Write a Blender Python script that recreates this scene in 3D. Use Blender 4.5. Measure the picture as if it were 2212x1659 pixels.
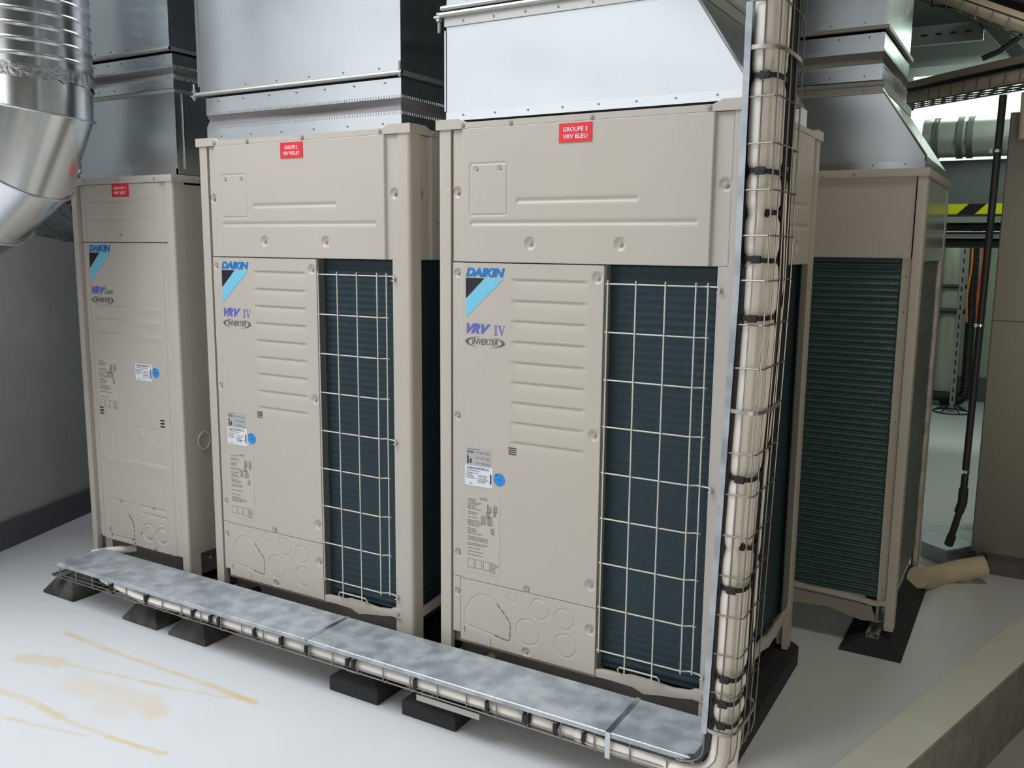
import bpy, bmesh, math, random
import numpy as np
from mathutils import Matrix, Vector

random.seed(7)
S = bpy.context.scene
for o in list(bpy.data.objects): bpy.data.objects.remove(o, do_unlink=True)
COL = S.collection

# ------------------------------------------------------------ camera
cam = bpy.data.cameras.new('camera'); camo = bpy.data.objects.new('camera', cam); COL.objects.link(camo)
cam.sensor_width = 36.0; cam.lens = 1925.04 / 2212 * 36
cam.clip_start = 0.05; cam.clip_end = 60
YAW, PITCH, ROLL = -0.53250847, -0.15304246, 0.00955115
cy, sy, cp, sp = math.cos(YAW), math.sin(YAW), math.cos(PITCH), math.sin(PITCH)
f_ = Vector((sy*cp, cy*cp, sp)); r_ = Vector((cy, -sy, 0)); u_ = r_.cross(f_)
c_, s_ = math.cos(ROLL), math.sin(ROLL)
R_ = c_*r_ + s_*u_; U_ = -s_*r_ + c_*u_
M = Matrix((R_, U_, -f_)).transposed().to_4x4(); M.translation = Vector((1.56312, -2.21049, 1.33765))
camo.matrix_world = M
S.camera = camo

# ------------------------------------------------------------ light
S.view_settings.view_transform = 'Standard'; S.view_settings.look = 'None'
S.view_settings.gamma = 1; S.view_settings.use_curve_mapping = False
S.view_settings.exposure = 0.0
w = bpy.data.worlds.new('world'); S.world = w; w.use_nodes = True
w.node_tree.nodes['Background'].inputs[0].default_value = (0.80, 0.90, 1.0, 1)
w.node_tree.nodes['Background'].inputs[1].default_value = 0.13

def area(name, loc, target, sx, sz, power, color, spread=180):
    l = bpy.data.lights.new(name, 'AREA'); l.shape = 'RECTANGLE'; l.size = sx; l.size_y = sz
    l.energy = power; l.color = color; l.spread = math.radians(spread)
    o = bpy.data.objects.new(name, l); COL.objects.link(o); o.location = loc
    o.rotation_euler = (Vector(target)-Vector(loc)).to_track_quat('-Z', 'Y').to_euler()
    return o
area('roof_opening_daylight', (-1.7, -1.9, 4.4), (-1.0, -1.2, 0), 3.0, 2.8, 235, (0.91, 0.95, 1.0))
area('facade_opening_daylight', (-2.3, -5.4, 2.2), (-0.3, 0.0, 1.3), 5.6, 3.0, 56, (0.96, 0.98, 1.0))
area('doorway_daylight', (3.0, -5.3, 2.1), (0.6, -0.2, 1.3), 1.8, 2.0, 20, (1.0, 0.97, 0.93))
area('fluorescent_far_room', (1.4, 5.0, 2.8), (1.4, 5.0, 0), 1.2, 0.3, 18, (0.80, 1.0, 0.86))
area('tape_fill_light', (1.9, 3.7, 2.9), (1.5, 4.2, 1.2), 0.3, 1.2, 22, (0.88, 1.0, 0.88))  # added fill light for the hazard tape and back unit's side, no real fitting
area('warm_fill_light', (2.35, -1.5, 0.95), (1.0, 0.6, 0.9), 1.0, 1.1, 11, (1.0, 0.87, 0.72))  # added warm fill to brighten the upright pipes, not an actual wall lamp
area('aisle_fill_light', (1.9, 0.6, 3.0), (1.75, 0.6, 0), 0.3, 1.3, 15, (1.0, 0.98, 0.84))  # added overhead fill that lifts the right-hand floor, no known fitting there

# ------------------------------------------------------------ materials
def mat(name, color, rough=0.5, metal=0.0, bump=0.0, bscale=80, var=0.0, vscale=4, spec=0.5, rvar=0.0, vcol=None):
    m = bpy.data.materials.new(name); m.use_nodes = True
    nt = m.node_tree; b = nt.nodes['Principled BSDF']
    b.inputs['Roughness'].default_value = rough; b.inputs['Metallic'].default_value = metal
    b.inputs['Specular IOR Level'].default_value = spec
    b.inputs['Base Color'].default_value = (*color, 1)
    tc = nt.nodes.new('ShaderNodeNewGeometry')
    if var > 0 or rvar > 0:
        n = nt.nodes.new('ShaderNodeTexNoise'); n.inputs['Scale'].default_value = vscale; n.inputs['Detail'].default_value = 6
        nt.links.new(tc.outputs['Position'], n.inputs['Vector'])
        if var > 0:
            mx = nt.nodes.new('ShaderNodeMix'); mx.data_type = 'RGBA'
            c2 = vcol if vcol else tuple(c*(1-var) for c in color)
            mx.inputs['A'].default_value = (*c2, 1); mx.inputs['B'].default_value = (*color, 1)
            mr = nt.nodes.new('ShaderNodeMapRange'); mr.inputs['From Min'].default_value = 0.38; mr.inputs['From Max'].default_value = 0.62
            nt.links.new(n.outputs['Fac'], mr.inputs['Value']); nt.links.new(mr.outputs['Result'], mx.inputs['Factor'])
            nt.links.new(mx.outputs['Result'], b.inputs['Base Color'])
        if rvar > 0:
            mr2 = nt.nodes.new('ShaderNodeMapRange'); mr2.inputs['From Min'].default_value = 0.3; mr2.inputs['From Max'].default_value = 0.7
            mr2.inputs['To Min'].default_value = rough-rvar; mr2.inputs['To Max'].default_value = rough+rvar
            nt.links.new(n.outputs['Fac'], mr2.inputs['Value']); nt.links.new(mr2.outputs['Result'], b.inputs['Roughness'])
    if bump > 0:
        n2 = nt.nodes.new('ShaderNodeTexNoise'); n2.inputs['Scale'].default_value = bscale; n2.inputs['Detail'].default_value = 3
        nt.links.new(tc.outputs['Position'], n2.inputs['Vector'])
        bp = nt.nodes.new('ShaderNodeBump'); bp.inputs['Strength'].default_value = bump; bp.inputs['Distance'].default_value = 0.01
        nt.links.new(n2.outputs['Fac'], bp.inputs['Height']); nt.links.new(bp.outputs['Normal'], b.inputs['Normal'])
    return m

PAINT = mat('cream_paint', (0.525, 0.48, 0.41), 0.42, 0, 0.02, 500, 0.03, 3)
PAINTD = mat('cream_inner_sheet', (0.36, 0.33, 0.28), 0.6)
GREY = mat('grey_inner_frame', (0.16, 0.16, 0.15), 0.6)
BROWN = mat('dark_brown_base_paint', (0.13, 0.115, 0.10), 0.7)  # plain dark brown of the base frames, plinth and casing seam
GUARD = mat('guard_cream_coating', (0.66, 0.63, 0.53), 0.4)
SCREW = mat('screw_zinc', (0.44, 0.42, 0.37), 0.45, 0.3)
GALV = mat('galvanized_sheet', (0.72, 0.76, 0.78), 0.27, 1.0, 0.07, 3.0, 0.04, 2.2, rvar=0.06)
GALVD = mat('galvanized_dusty_cover', (0.54, 0.58, 0.61), 0.42, 0.45, 0.12, 30, 0.45, 17, rvar=0.12, vcol=(0.37, 0.41, 0.45))
GEDGE = mat('galvanized_fold', (0.74, 0.77, 0.79), 0.25, 1.0)
RAIL = mat('galvanized_rail', (0.50, 0.49, 0.46), 0.45, 0.8)
ALU = mat('bright_spiral_duct_sheet', (0.86, 0.88, 0.90), 0.22, 1.0, 0.06, 6)
CANVAS = mat('grey_canvas_joint', (0.20, 0.185, 0.18), 0.6, 0, 0.15, 40)
WIRE = mat('zinc_wire', (0.30, 0.285, 0.26), 0.38, 0.85)
WIRED = mat('zinc_wire_dull', (0.30, 0.29, 0.27), 0.45, 0.8)
RUBBER = mat('black_rubber', (0.022, 0.022, 0.024), 0.8, 0, 0.5, 60)
RUBDUST = mat('dusty_rubber', (0.085, 0.08, 0.075), 0.85, 0, 0.5, 50, 0.6, 12)
BLACK = mat('black_plastic', (0.014, 0.014, 0.015), 0.5)
STRAP = mat('black_strap', (0.016, 0.015, 0.015), 0.6, 0, 0.3, 200)
INSUL = mat('white_foam_insulation', (0.90, 0.86, 0.79), 0.8, 0, 0.05, 60, 0.05, 12, spec=.2)
INSULT = mat('tan_foam_insulation', (0.88, 0.72, 0.56), 0.8, 0, 0.1, 40)
INSULB = mat('yellow_foam_insulation', (0.66, 0.54, 0.36), 0.8, 0, 0.1, 40)
RED = mat('red_sign', (0.80, 0.025, 0.04), 0.35)
WHITE = mat('white_print', (0.88, 0.88, 0.88), 0.5)
LABELW = mat('white_label_paper', (0.74, 0.76, 0.80), 0.4)
LABELG = mat('silver_label_paper', (0.44, 0.43, 0.41), 0.4)
CAUT = mat('faded_caution_label', (0.53, 0.49, 0.425), 0.5)
INK = mat('dark_ink', (0.04, 0.04, 0.045), 0.5)
INKL = mat('grey_ink', (0.18, 0.17, 0.155), 0.5)
BLUE = mat('logo_blue', (0.0, 0.19, 0.55), 0.4)
LBLUE = mat('logo_light_blue', (0.18, 0.58, 0.76), 0.4)
LBLACK = mat('logo_black', (0.012, 0.012, 0.016), 0.4)
VIOLET = mat('logo_violet', (0.13, 0.14, 0.50), 0.4)
TAUPE = mat('logo_taupe', (0.13, 0.11, 0.105), 0.45)
STICK = mat('blue_sticker', (0.02, 0.27, 0.75), 0.4)
WALLM = mat('white_plaster_wall', (0.52, 0.53, 0.52), 0.85, 0, 0.15, 12, 0.08, 5)
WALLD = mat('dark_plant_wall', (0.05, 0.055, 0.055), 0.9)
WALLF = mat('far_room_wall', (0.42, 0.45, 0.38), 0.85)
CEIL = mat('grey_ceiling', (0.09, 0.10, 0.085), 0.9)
BASEB = mat('dark_grey_upstand', (0.13, 0.145, 0.155), 0.8, 0, 0.1, 15)
CONC = mat('raw_concrete_edge', (0.34, 0.31, 0.28), 0.9, 0, 0.3, 30, 0.2, 14)
LOWF = mat('lower_grey_floor', (0.46, 0.46, 0.42), 0.8, 0, 0.1, 30, 0.1, 5)
LIP = mat('pale_painted_edge', (0.80, 0.80, 0.70), 0.6, 0, 0.05, 30, 0.05, 6)
DRAIN = mat('dark_grey_drain_pipe', (0.035, 0.037, 0.036), 0.45)
CASING = mat('brushed_steel_casing', (0.22, 0.21, 0.17), 0.42, 0.85, 0.05, 4)
YELL = mat('yellow_tape', (0.80, 0.85, 0.02), 0.4)
BEAM = mat('galvanized_slotted_beam', (0.26, 0.28, 0.27), 0.5, 0.5)
DUCTG = mat('grey_duct_wrap', (0.17, 0.19, 0.20), 0.7)

def coil_mat(name, tint, metal):
    m = bpy.data.materials.new(name); m.use_nodes = True; nt = m.node_tree; b = nt.nodes['Principled BSDF']
    b.inputs['Roughness'].default_value = 0.38; b.inputs['Metallic'].default_value = metal
    g = nt.nodes.new('ShaderNodeNewGeometry'); sx = nt.nodes.new('ShaderNodeSeparateXYZ'); nt.links.new(g.outputs['Position'], sx.inputs[0])
    add = nt.nodes.new('ShaderNodeMath'); add.operation = 'ADD'; nt.links.new(sx.outputs['X'], add.inputs[0]); nt.links.new(sx.outputs['Y'], add.inputs[1])
    cmb = nt.nodes.new('ShaderNodeCombineXYZ'); nt.links.new(add.outputs[0], cmb.inputs['X'])
    scl = nt.nodes.new('ShaderNodeVectorMath'); scl.operation = 'MULTIPLY'; scl.inputs[1].default_value = (1, 1, 0.12)
    cm2 = nt.nodes.new('ShaderNodeCombineXYZ'); nt.links.new(add.outputs[0], cm2.inputs['X']); nt.links.new(sx.outputs['Z'], cm2.inputs['Z'])
    nt.links.new(cm2.outputs[0], scl.inputs[0])
    n = nt.nodes.new('ShaderNodeTexNoise'); n.inputs['Scale'].default_value = 160; n.inputs['Detail'].default_value = 2
    nt.links.new(scl.outputs[0], n.inputs['Vector'])
    mx = nt.nodes.new('ShaderNodeMix'); mx.data_type = 'RGBA'
    mx.inputs['A'].default_value = (tint[0]*0.55, tint[1]*0.55, tint[2]*0.55, 1); mx.inputs['B'].default_value = (*[t*1.35 for t in tint], 1)
    nt.links.new(n.outputs['Fac'], mx.inputs['Factor']); nt.links.new(mx.outputs['Result'], b.inputs['Base Color'])
    wv = nt.nodes.new('ShaderNodeTexWave'); wv.inputs['Scale'].default_value = 120; wv.bands_direction = 'X'
    nt.links.new(cmb.outputs[0], wv.inputs['Vector'])
    bp = nt.nodes.new('ShaderNodeBump'); bp.inputs['Strength'].default_value = 0.25; bp.inputs['Distance'].default_value = 0.002
    nt.links.new(wv.outputs['Fac'], bp.inputs['Height']); nt.links.new(bp.outputs['Normal'], b.inputs['Normal'])
    return m
COILM = coil_mat('teal_coil_fins', (0.018, 0.041, 0.050), 0.15)
COILM2 = coil_mat('dark_green_coil_tubes', (0.055, 0.105, 0.105), 0.5)
COILM3 = coil_mat('grey_filmed_coil_side', (0.17, 0.18, 0.18), 0.3)

# floor: white resin with faint grey variation and glue-coloured streaks
def floor_mat():
    m = bpy.data.materials.new('white_resin_floor'); m.use_nodes = True; nt = m.node_tree; b = nt.nodes['Principled BSDF']
    b.inputs['Roughness'].default_value = 0.42
    N = nt.nodes.new; L = nt.links.new
    g = N('ShaderNodeNewGeometry'); sep = N('ShaderNodeSeparateXYZ')
    nz = N('ShaderNodeTexNoise'); nz.inputs['Scale'].default_value = 26; nz.inputs['Detail'].default_value = 4; L(g.outputs['Position'], nz.inputs['Vector'])
    sub = N('ShaderNodeVectorMath'); sub.operation = 'SUBTRACT'; sub.inputs[1].default_value = (.5, .5, .5); L(nz.outputs['Color'], sub.inputs[0])
    sc = N('ShaderNodeVectorMath'); sc.operation = 'SCALE'; sc.inputs['Scale'].default_value = 0.022; L(sub.outputs[0], sc.inputs[0])
    ad = N('ShaderNodeVectorMath'); ad.operation = 'ADD'; L(g.outputs['Position'], ad.inputs[0]); L(sc.outputs[0], ad.inputs[1])
    fl = N('ShaderNodeVectorMath'); fl.operation = 'MULTIPLY'; fl.inputs[1].default_value = (1, 1, 0); L(ad.outputs[0], fl.inputs[0])
    strokes = [(-1.39, -.385, -1.095, -.393, .013, .85), (-1.095, -.393, -.665, -.381, .009, .75), (-.665, -.381, -.43, -.385, .013, 1.0),
               (-1.20, -.545, -.934, -.492, .007, .6), (-.934, -.492, -.734, -.46, .008, .75), (-.734, -.46, -.512, -.403, .006, .6),
               (-1.33, -.58, -1.19, -.54, .035, .55), (-1.02, -.60, -.74, -.575, .055, .35), (-.72, -.545, -.64, -.585, .04, .5), (-.80, -.66, -.72, -.645, .025, .4),
               (-1.18, -.755, -1.045, -.738, .013, .7), (-1.045, -.738, -.857, -.752, .014, .75), (-.857, -.752, -.648, -.744, .009, .5), (-.648, -.744, -.43, -.717, .011, .8),
               (-1.05, -.85, -.908, -.821, .009, .6), (-.908, -.821, -.70, -.774, .007, .5)]
    acc = None
    for (ax, ay, bx_, by_, rad, st) in strokes:
        dx, dy = bx_-ax, by_-ay; l2 = dx*dx+dy*dy
        pa = N('ShaderNodeVectorMath'); pa.operation = 'SUBTRACT'; pa.inputs[1].default_value = (ax, ay, 0); L(fl.outputs[0], pa.inputs[0])
        dt = N('ShaderNodeVectorMath'); dt.operation = 'DOT_PRODUCT'; dt.inputs[1].default_value = (dx/l2, dy/l2, 0); L(pa.outputs[0], dt.inputs[0])
        cl = N('ShaderNodeClamp'); L(dt.outputs['Value'], cl.inputs[0])
        vv = N('ShaderNodeVectorMath'); vv.operation = 'SCALE'; vv.inputs[0].default_value = (dx, dy, 0); L(cl.outputs[0], vv.inputs['Scale'])
        ds = N('ShaderNodeVectorMath'); ds.operation = 'DISTANCE'; L(pa.outputs[0], ds.inputs[0]); L(vv.outputs[0], ds.inputs[1])
        mr = N('ShaderNodeMapRange'); mr.inputs['From Min'].default_value = rad*0.6; mr.inputs['From Max'].default_value = rad*1.25
        mr.inputs['To Min'].default_value = st; mr.inputs['To Max'].default_value = 0; L(ds.outputs['Value'], mr.inputs['Value'])
        if acc is None: acc = mr.outputs[0]
        else:
            mxn = N('ShaderNodeMath'); mxn.operation = 'MAXIMUM'; L(acc, mxn.inputs[0]); L(mr.outputs[0], mxn.inputs[1]); acc = mxn.outputs[0]
    n3 = N('ShaderNodeTexNoise'); n3.inputs['Scale'].default_value = 9; n3.inputs['Detail'].default_value = 5; L(g.outputs['Position'], n3.inputs['Vector'])
    mr3 = N('ShaderNodeMapRange'); mr3.inputs['From Min'].default_value = .3; mr3.inputs['From Max'].default_value = .6; mr3.inputs['To Min'].default_value = .35; L(n3.outputs['Fac'], mr3.inputs['Value'])
    ml = N('ShaderNodeMath'); ml.operation = 'MULTIPLY'; L(acc, ml.inputs[0]); L(mr3.outputs[0], ml.inputs[1])
    base = N('ShaderNodeMix'); base.data_type = 'RGBA'; base.inputs['A'].default_value = (0.66, 0.67, 0.68, 1); base.inputs['B'].default_value = (0.74, 0.745, 0.755, 1)
    n4 = N('ShaderNodeTexNoise'); n4.inputs['Scale'].default_value = 2.2; L(g.outputs['Position'], n4.inputs['Vector']); L(n4.outputs['Fac'], base.inputs['Factor'])
    mx = N('ShaderNodeMix'); mx.data_type = 'RGBA'; mx.inputs['B'].default_value = (0.70, 0.56, 0.33, 1)
    L(base.outputs['Result'], mx.inputs['A']); L(ml.outputs[0], mx.inputs['Factor']); L(mx.outputs['Result'], b.inputs['Base Color'])
    bp = N('ShaderNodeBump'); bp.inputs['Strength'].default_value = .04; bp.inputs['Distance'].default_value = .01; L(nz.outputs['Fac'], bp.inputs['Height']); L(bp.outputs['Normal'], b.inputs['Normal'])
    return m
FLOORM = floor_mat()

# ------------------------------------------------------------ mesh helpers
class MB:
    def __init__(s): s.v = []; s.f = []
    def add(s, vs, fs):
        n = len(s.v); s.v += [tuple(p) for p in vs]; s.f += [tuple(n+i for i in q) for q in fs]; return s
    def box(s, x0, x1, y0, y1, z0, z1):
        vs = [(x, y, z) for z in (z0, z1) for y in (y0, y1) for x in (x0, x1)]
        return s.add(vs, [(0, 2, 3, 1), (4, 5, 7, 6), (0, 1, 5, 4), (2, 6, 7, 3), (0, 4, 6, 2), (1, 3, 7, 5)])
    def prism(s, poly, a0, a1, axis='z'):
        n = len(poly)
        def P(p, a): return (p[0], p[1], a) if axis == 'z' else ((p[0], a, p[1]) if axis == 'y' else (a, p[0], p[1]))
        vs = [P(p, a0) for p in poly]+[P(p, a1) for p in poly]
        return s.add(vs, [tuple(range(n)), tuple(range(2*n-1, n-1, -1))]+[(i, i+n, (i+1) % n+n, (i+1) % n) for i in range(n)])
    def tube(s, pts, r, seg=8, caps=True):
        pts = [Vector(p) for p in pts]; n = len(pts)
        rs = r if isinstance(r, (list, tuple)) else [r]*n
        up = None; vs = []
        for i, p in enumerate(pts):
            t = (pts[min(i+1, n-1)]-pts[max(i-1, 0)]).normalized()
            if up is None: up = Vector((0, 0, 1)) if abs(t.z) < .9 else Vector((1, 0, 0))
            a = t.cross(up)
            if a.length < 1e-4: a = t.cross(Vector((0, 1, 0)))
            a.normalize(); b = a.cross(t).normalized(); up = b
            for k in range(seg):
                q = 2*math.pi*k/seg; vs.append(p+(a*math.cos(q)+b*math.sin(q))*rs[i])
        fs = [(i*seg+k, i*seg+(k+1) % seg, (i+1)*seg+(k+1) % seg, (i+1)*seg+k) for i in range(n-1) for k in range(seg)]
        if caps: fs += [tuple(range(seg-1, -1, -1)), tuple((n-1)*seg+k for k in range(seg))]
        return s.add(vs, fs)
    def disc(s, c, r, h, axis='y', seg=16, r2=None):
        r2 = r if r2 is None else r2; vs = []
        for rr, hh in ((r, 0), (r2, h)):
            for k in range(seg):
                q = 2*math.pi*k/seg; a, b = rr*math.cos(q), rr*math.sin(q)
                vs.append((c[0]+a, c[1]+hh, c[2]+b) if axis == 'y' else ((c[0]+a, c[1]+b, c[2]+hh) if axis == 'z' else (c[0]+hh, c[1]+a, c[2]+b)))
        return s.add(vs, [tuple(range(seg)), tuple(range(2*seg-1, seg-1, -1))]+[(i, i+seg, (i+1) % seg+seg, (i+1) % seg) for i in range(seg)])
    def flat(s, poly, y):   # polygon in x,z facing -y
        return s.add([(p[0], y, p[1]) for p in poly], [tuple(range(len(poly)))])
    def build(s, name, m, parent=None, smooth=True, bevel=0, angle=35):
        me = bpy.data.meshes.new(name); me.from_pydata(s.v, [], s.f); me.materials.append(m)
        bm = bmesh.new(); bm.from_mesh(me); bmesh.ops.recalc_face_normals(bm, faces=bm.faces)
        if bevel: 
            es = [e for e in bm.edges if len(e.link_faces) == 2 and e.calc_face_angle(0) > .6]
            bmesh.ops.bevel(bm, geom=es, offset=bevel, segments=2, affect='EDGES', profile=.7)
        bm.to_mesh(me); bm.free()
        if smooth:
            me.polygons.foreach_set('use_smooth', [True]*len(me.polygons)); me.set_sharp_from_angle(angle=math.radians(angle))
        o = bpy.data.objects.new(name, me); COL.objects.link(o)
        if parent: o.parent = parent
        return o

def thing(name, label, cat, loc=(0, 0, 0), group=None):
    o = bpy.data.objects.new(name, None); COL.objects.link(o); o.location = loc; o.empty_display_size = .1
    return tag(o, label, cat, group)
def tag(o, label, cat, group=None, kind=None):
    o['label'] = label; o['category'] = cat
    if group: o['group'] = group
    if kind: o['kind'] = kind
    return o
def struct(o): o['kind'] = 'structure'; return o
def dup(o, parent=None, skip=()):
    c = o.copy(); COL.objects.link(c)
    if parent: c.parent = parent
    for ch in list(o.children):
        if ch.name.split('.')[0] in skip: continue
        dup(ch, c, skip)
    return c
def settle(o, loc):   # move a built mesh thing's origin to its own base
    o.data.transform(Matrix.Translation(-Vector(loc))); o.location = Vector(o.location)+Vector(loc); return o

def text_mesh(name, txt, box, y, m, parent, shear=0.0, bold=0.0, depth=0.0006, spacing=1.0, side=None):
    cu = bpy.data.curves.new(name, 'FONT'); cu.body = txt; cu.shear = shear; cu.offset = bold; cu.size = 1
    cu.align_x = 'CENTER'; cu.space_line = .95; cu.space_character = spacing; cu.resolution_u = 3
    t = bpy.data.objects.new(name, cu); COL.objects.link(t)
    bpy.context.view_layer.update()
    me = bpy.data.meshes.new_from_object(t.evaluated_get(bpy.context.evaluated_depsgraph_get()))
    bpy.data.objects.remove(t); bpy.data.curves.remove(cu)
    co = np.zeros(len(me.vertices)*3); me.vertices.foreach_get('co', co); co = co.reshape(-1, 3)
    mn, mx = co.min(0), co.max(0); x0, x1, z0, z1 = box
    out = np.zeros_like(co)
    out[:, 0] = x0+(co[:, 0]-mn[0])/(mx[0]-mn[0])*(x1-x0); out[:, 2] = z0+(co[:, 1]-mn[1])/(mx[1]-mn[1])*(z1-z0); out[:, 1] = y
    me.vertices.foreach_set('co', out.ravel()); me.materials.clear(); me.materials.append(m); me.update()
    o = bpy.data.objects.new(name, me); COL.objects.link(o)
    if parent: o.parent = parent
    return o

def height_panel(name, x0, x1, z0, z1, hf, y, m, parent, res=.003, thick=.014, axis='y', xc=0):
    """sheet-metal panel pressed from a grid: hf(X,Z) is the outward height; axis 'x' makes one facing +x"""
    nx = max(2, int(round((x1-x0)/res))+1); nz = max(2, int(round((z1-z0)/res))+1)
    X, Z = np.meshgrid(np.linspace(x0, x1, nx), np.linspace(z0, z1, nz)); Hh = hf(X, Z)
    if axis == 'y': P = np.stack([X, y-Hh, Z], -1).reshape(-1, 3); back = lambda p: (p[0], y+thick, p[2])
    else: P = np.stack([xc+Hh, X, Z], -1).reshape(-1, 3); back = lambda p: (xc-thick, p[1], p[2])
    idx = np.arange(nx*nz).reshape(nz, nx)
    F = np.stack([idx[:-1, :-1], idx[:-1, 1:], idx[1:, 1:], idx[1:, :-1]], -1).reshape(-1, 4)
    ring = list(idx[0, :])+list(idx[1:, -1])+list(idx[-1, -2::-1])+list(idx[-2:0:-1, 0])
    bk = np.array([back(P[i]) for i in ring]); nb = len(P)
    R = len(ring); ringF = np.array([[ring[i], nb+i, nb+(i+1) % R, ring[(i+1) % R]] for i in range(R)])
    V = np.vstack([P, bk]); F = np.vstack([F, ringF])
    me = bpy.data.meshes.new(name); me.vertices.add(len(V)); me.vertices.foreach_set('co', V.ravel())
    me.loops.add(F.size); me.loops.foreach_set('vertex_index', F.ravel().astype(np.int32))
    me.polygons.add(len(F)); me.polygons.foreach_set('loop_start', np.arange(0, F.size, 4, dtype=np.int32))
    me.update(calc_edges=True); me.validate()
    sm = np.ones(len(F), bool); sm[-R:] = False; me.polygons.foreach_set('use_smooth', sm)
    me.materials.append(m)
    o = bpy.data.objects.new(name, me); COL.objects.link(o); o.parent = parent
    return o
# pressed features
def dimple(X, Z, cx, cz, r=.016, d=.006):
    q = np.sqrt((X-cx)**2+(Z-cz)**2)/r
    return np.where(q < 1, -d*np.cos(q*np.pi/2)**.6, 0)
def ringg(X, Z, cx, cz, r, d=.0016, w_=.0022):
    q = np.sqrt((X-cx)**2+(Z-cz)**2); return -d*np.exp(-((q-r)/w_)**2)
def groove(X, Z, xa, xb, z, d=.0035, h=.006):
    fx = np.clip((X-xa)/.006, 0, 1)*np.clip((xb-X)/.006, 0, 1); t = (Z-z)
    return -d*fx*np.exp(-(t/h)**2)
def louvre(X, Z, xa, xb, z, d=.005, h=.03):
    fx = np.clip((X-xa)/.02, 0, 1)*np.clip((xb-X)/.02, 0, 1); t = z-Z   # sharp at z, easing out below
    return -d*fx*np.where(t > 0, np.exp(-(t/h)*2.5), np.clip(1+t/.003, 0, 1))
def step(X, x, w_=.004, up=True): return np.clip((X-x)/w_+.5, 0, 1) if up else 1-np.clip((X-x)/w_+.5, 0, 1)
def seg_groove(X, Z, pts, d=.0016, w_=.0022):
    m_ = np.full(X.shape, 9.0)
    for (ax, az), (bx_, bz) in zip(pts[:-1], pts[1:]):
        dx, dz = bx_-ax, bz-az; t = np.clip(((X-ax)*dx+(Z-az)*dz)/(dx*dx+dz*dz), 0, 1)
        m_ = np.minimum(m_, np.hypot(X-ax-t*dx, Z-az-t*dz))
    return -d*np.exp(-(m_/w_)**2)

def screw(parent, x, y, z, name='screw', axis='y', r=.0055):
    mb = MB()
    if axis == 'y':
        mb.disc((x, y, z), r*1.35, -.0015, 'y', 12); mb.disc((x, y-.0015, z), r*.8, -.003, 'y', 6)
    else:
        mb.disc((x, y, z), r*1.35, .0015, 'x', 12); mb.disc((x+.0015, y, z), r*.8, .003, 'x', 6)
    return mb.build(name, SCREW, parent, smooth=False)

def coil(path, z0, z1, name, m, parent, pitch=.0213, amp=.004, per=6):
    """fin block with tube ridges following a plan path, offset along the plan normal"""
    P = [Vector((a, b)) for a, b in path]; n = len(P); nor = []
    for i in range(n):
        t = (P[min(i+1, n-1)]-P[max(i-1, 0)]).normalized(); nor.append(Vector((t.y, -t.x)))
    k = int((z1-z0)/pitch*per)+1; vs = []; fs = []
    for j in range(k):
        z = z0+(z1-z0)*j/(k-1); h = amp*abs(math.cos(math.pi*(z-z0)/pitch))**2
        for p, q in zip(P, nor): vs.append((p.x+q.x*h, p.y+q.y*h, z))
    for j in range(k-1):
        for i in range(n-1): fs.append((j*n+i, j*n+i+1, (j+1)*n+i+1, (j+1)*n+i))
    back = len(vs)
    for z in (z0, z1):
        for p, q in zip(P, nor): vs.append((p.x-q.x*.03, p.y-q.y*.03, z))
    for i in range(n-1): fs.append((back+i, back+n+i, back+n+i+1, back+i+1)); fs.append((i, back+i, back+i+1, i+1)); fs.append(((k-1)*n+i, (k-1)*n+i+1, back+n+i+1, back+n+i))
    me = bpy.data.meshes.new(name); me.from_pydata(vs, [], fs); me.materials.append(m)
    bm = bmesh.new(); bm.from_mesh(me); bmesh.ops.recalc_face_normals(bm, faces=bm.faces); bm.to_mesh(me); bm.free()
    me.polygons.foreach_set('use_smooth', [True]*len(me.polygons))
    o = bpy.data.objects.new(name, me); COL.objects.link(o); o.parent = parent; return o

FZ = -0.07     # upper floor level
# ------------------------------------------------------------ the setting
def plane_poly(name, pts, m, thick=.1):
    n = len(pts); mb = MB(); vs = [(x, y, z) for x, y, z in pts]+[(x, y, z-thick) for x, y, z in pts]
    mb.add(vs, [tuple(range(n)), tuple(range(2*n-1, n-1, -1))]+[(i, i+n, (i+1) % n+n, (i+1) % n) for i in range(n)])
    return struct(mb.build(name, m, smooth=False))
ex, ey = 1.36, .297; ddx, ddy = .2807, .9598          # edge of the upper slab
def edge(t, off=0): return (ex+ddx*t-ddy*off, ey+ddy*t+ddx*off)
A = edge(-4.6); B = edge(2.2)
plane_poly('floor', [(-5.5, A[1], FZ), (*A, FZ), (*B, FZ), (B[0], 7.4, FZ), (-5.5, 7.4, FZ)], FLOORM, .6)
lo = [(*edge(-4.6, 0), FZ-.26), (*edge(-4.6, -4.5), FZ-.26), (*edge(2.2, -4.5), FZ-.26), (*edge(2.2, 0), FZ-.26)]
plane_poly('floor', lo, LOWF, .1)
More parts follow.
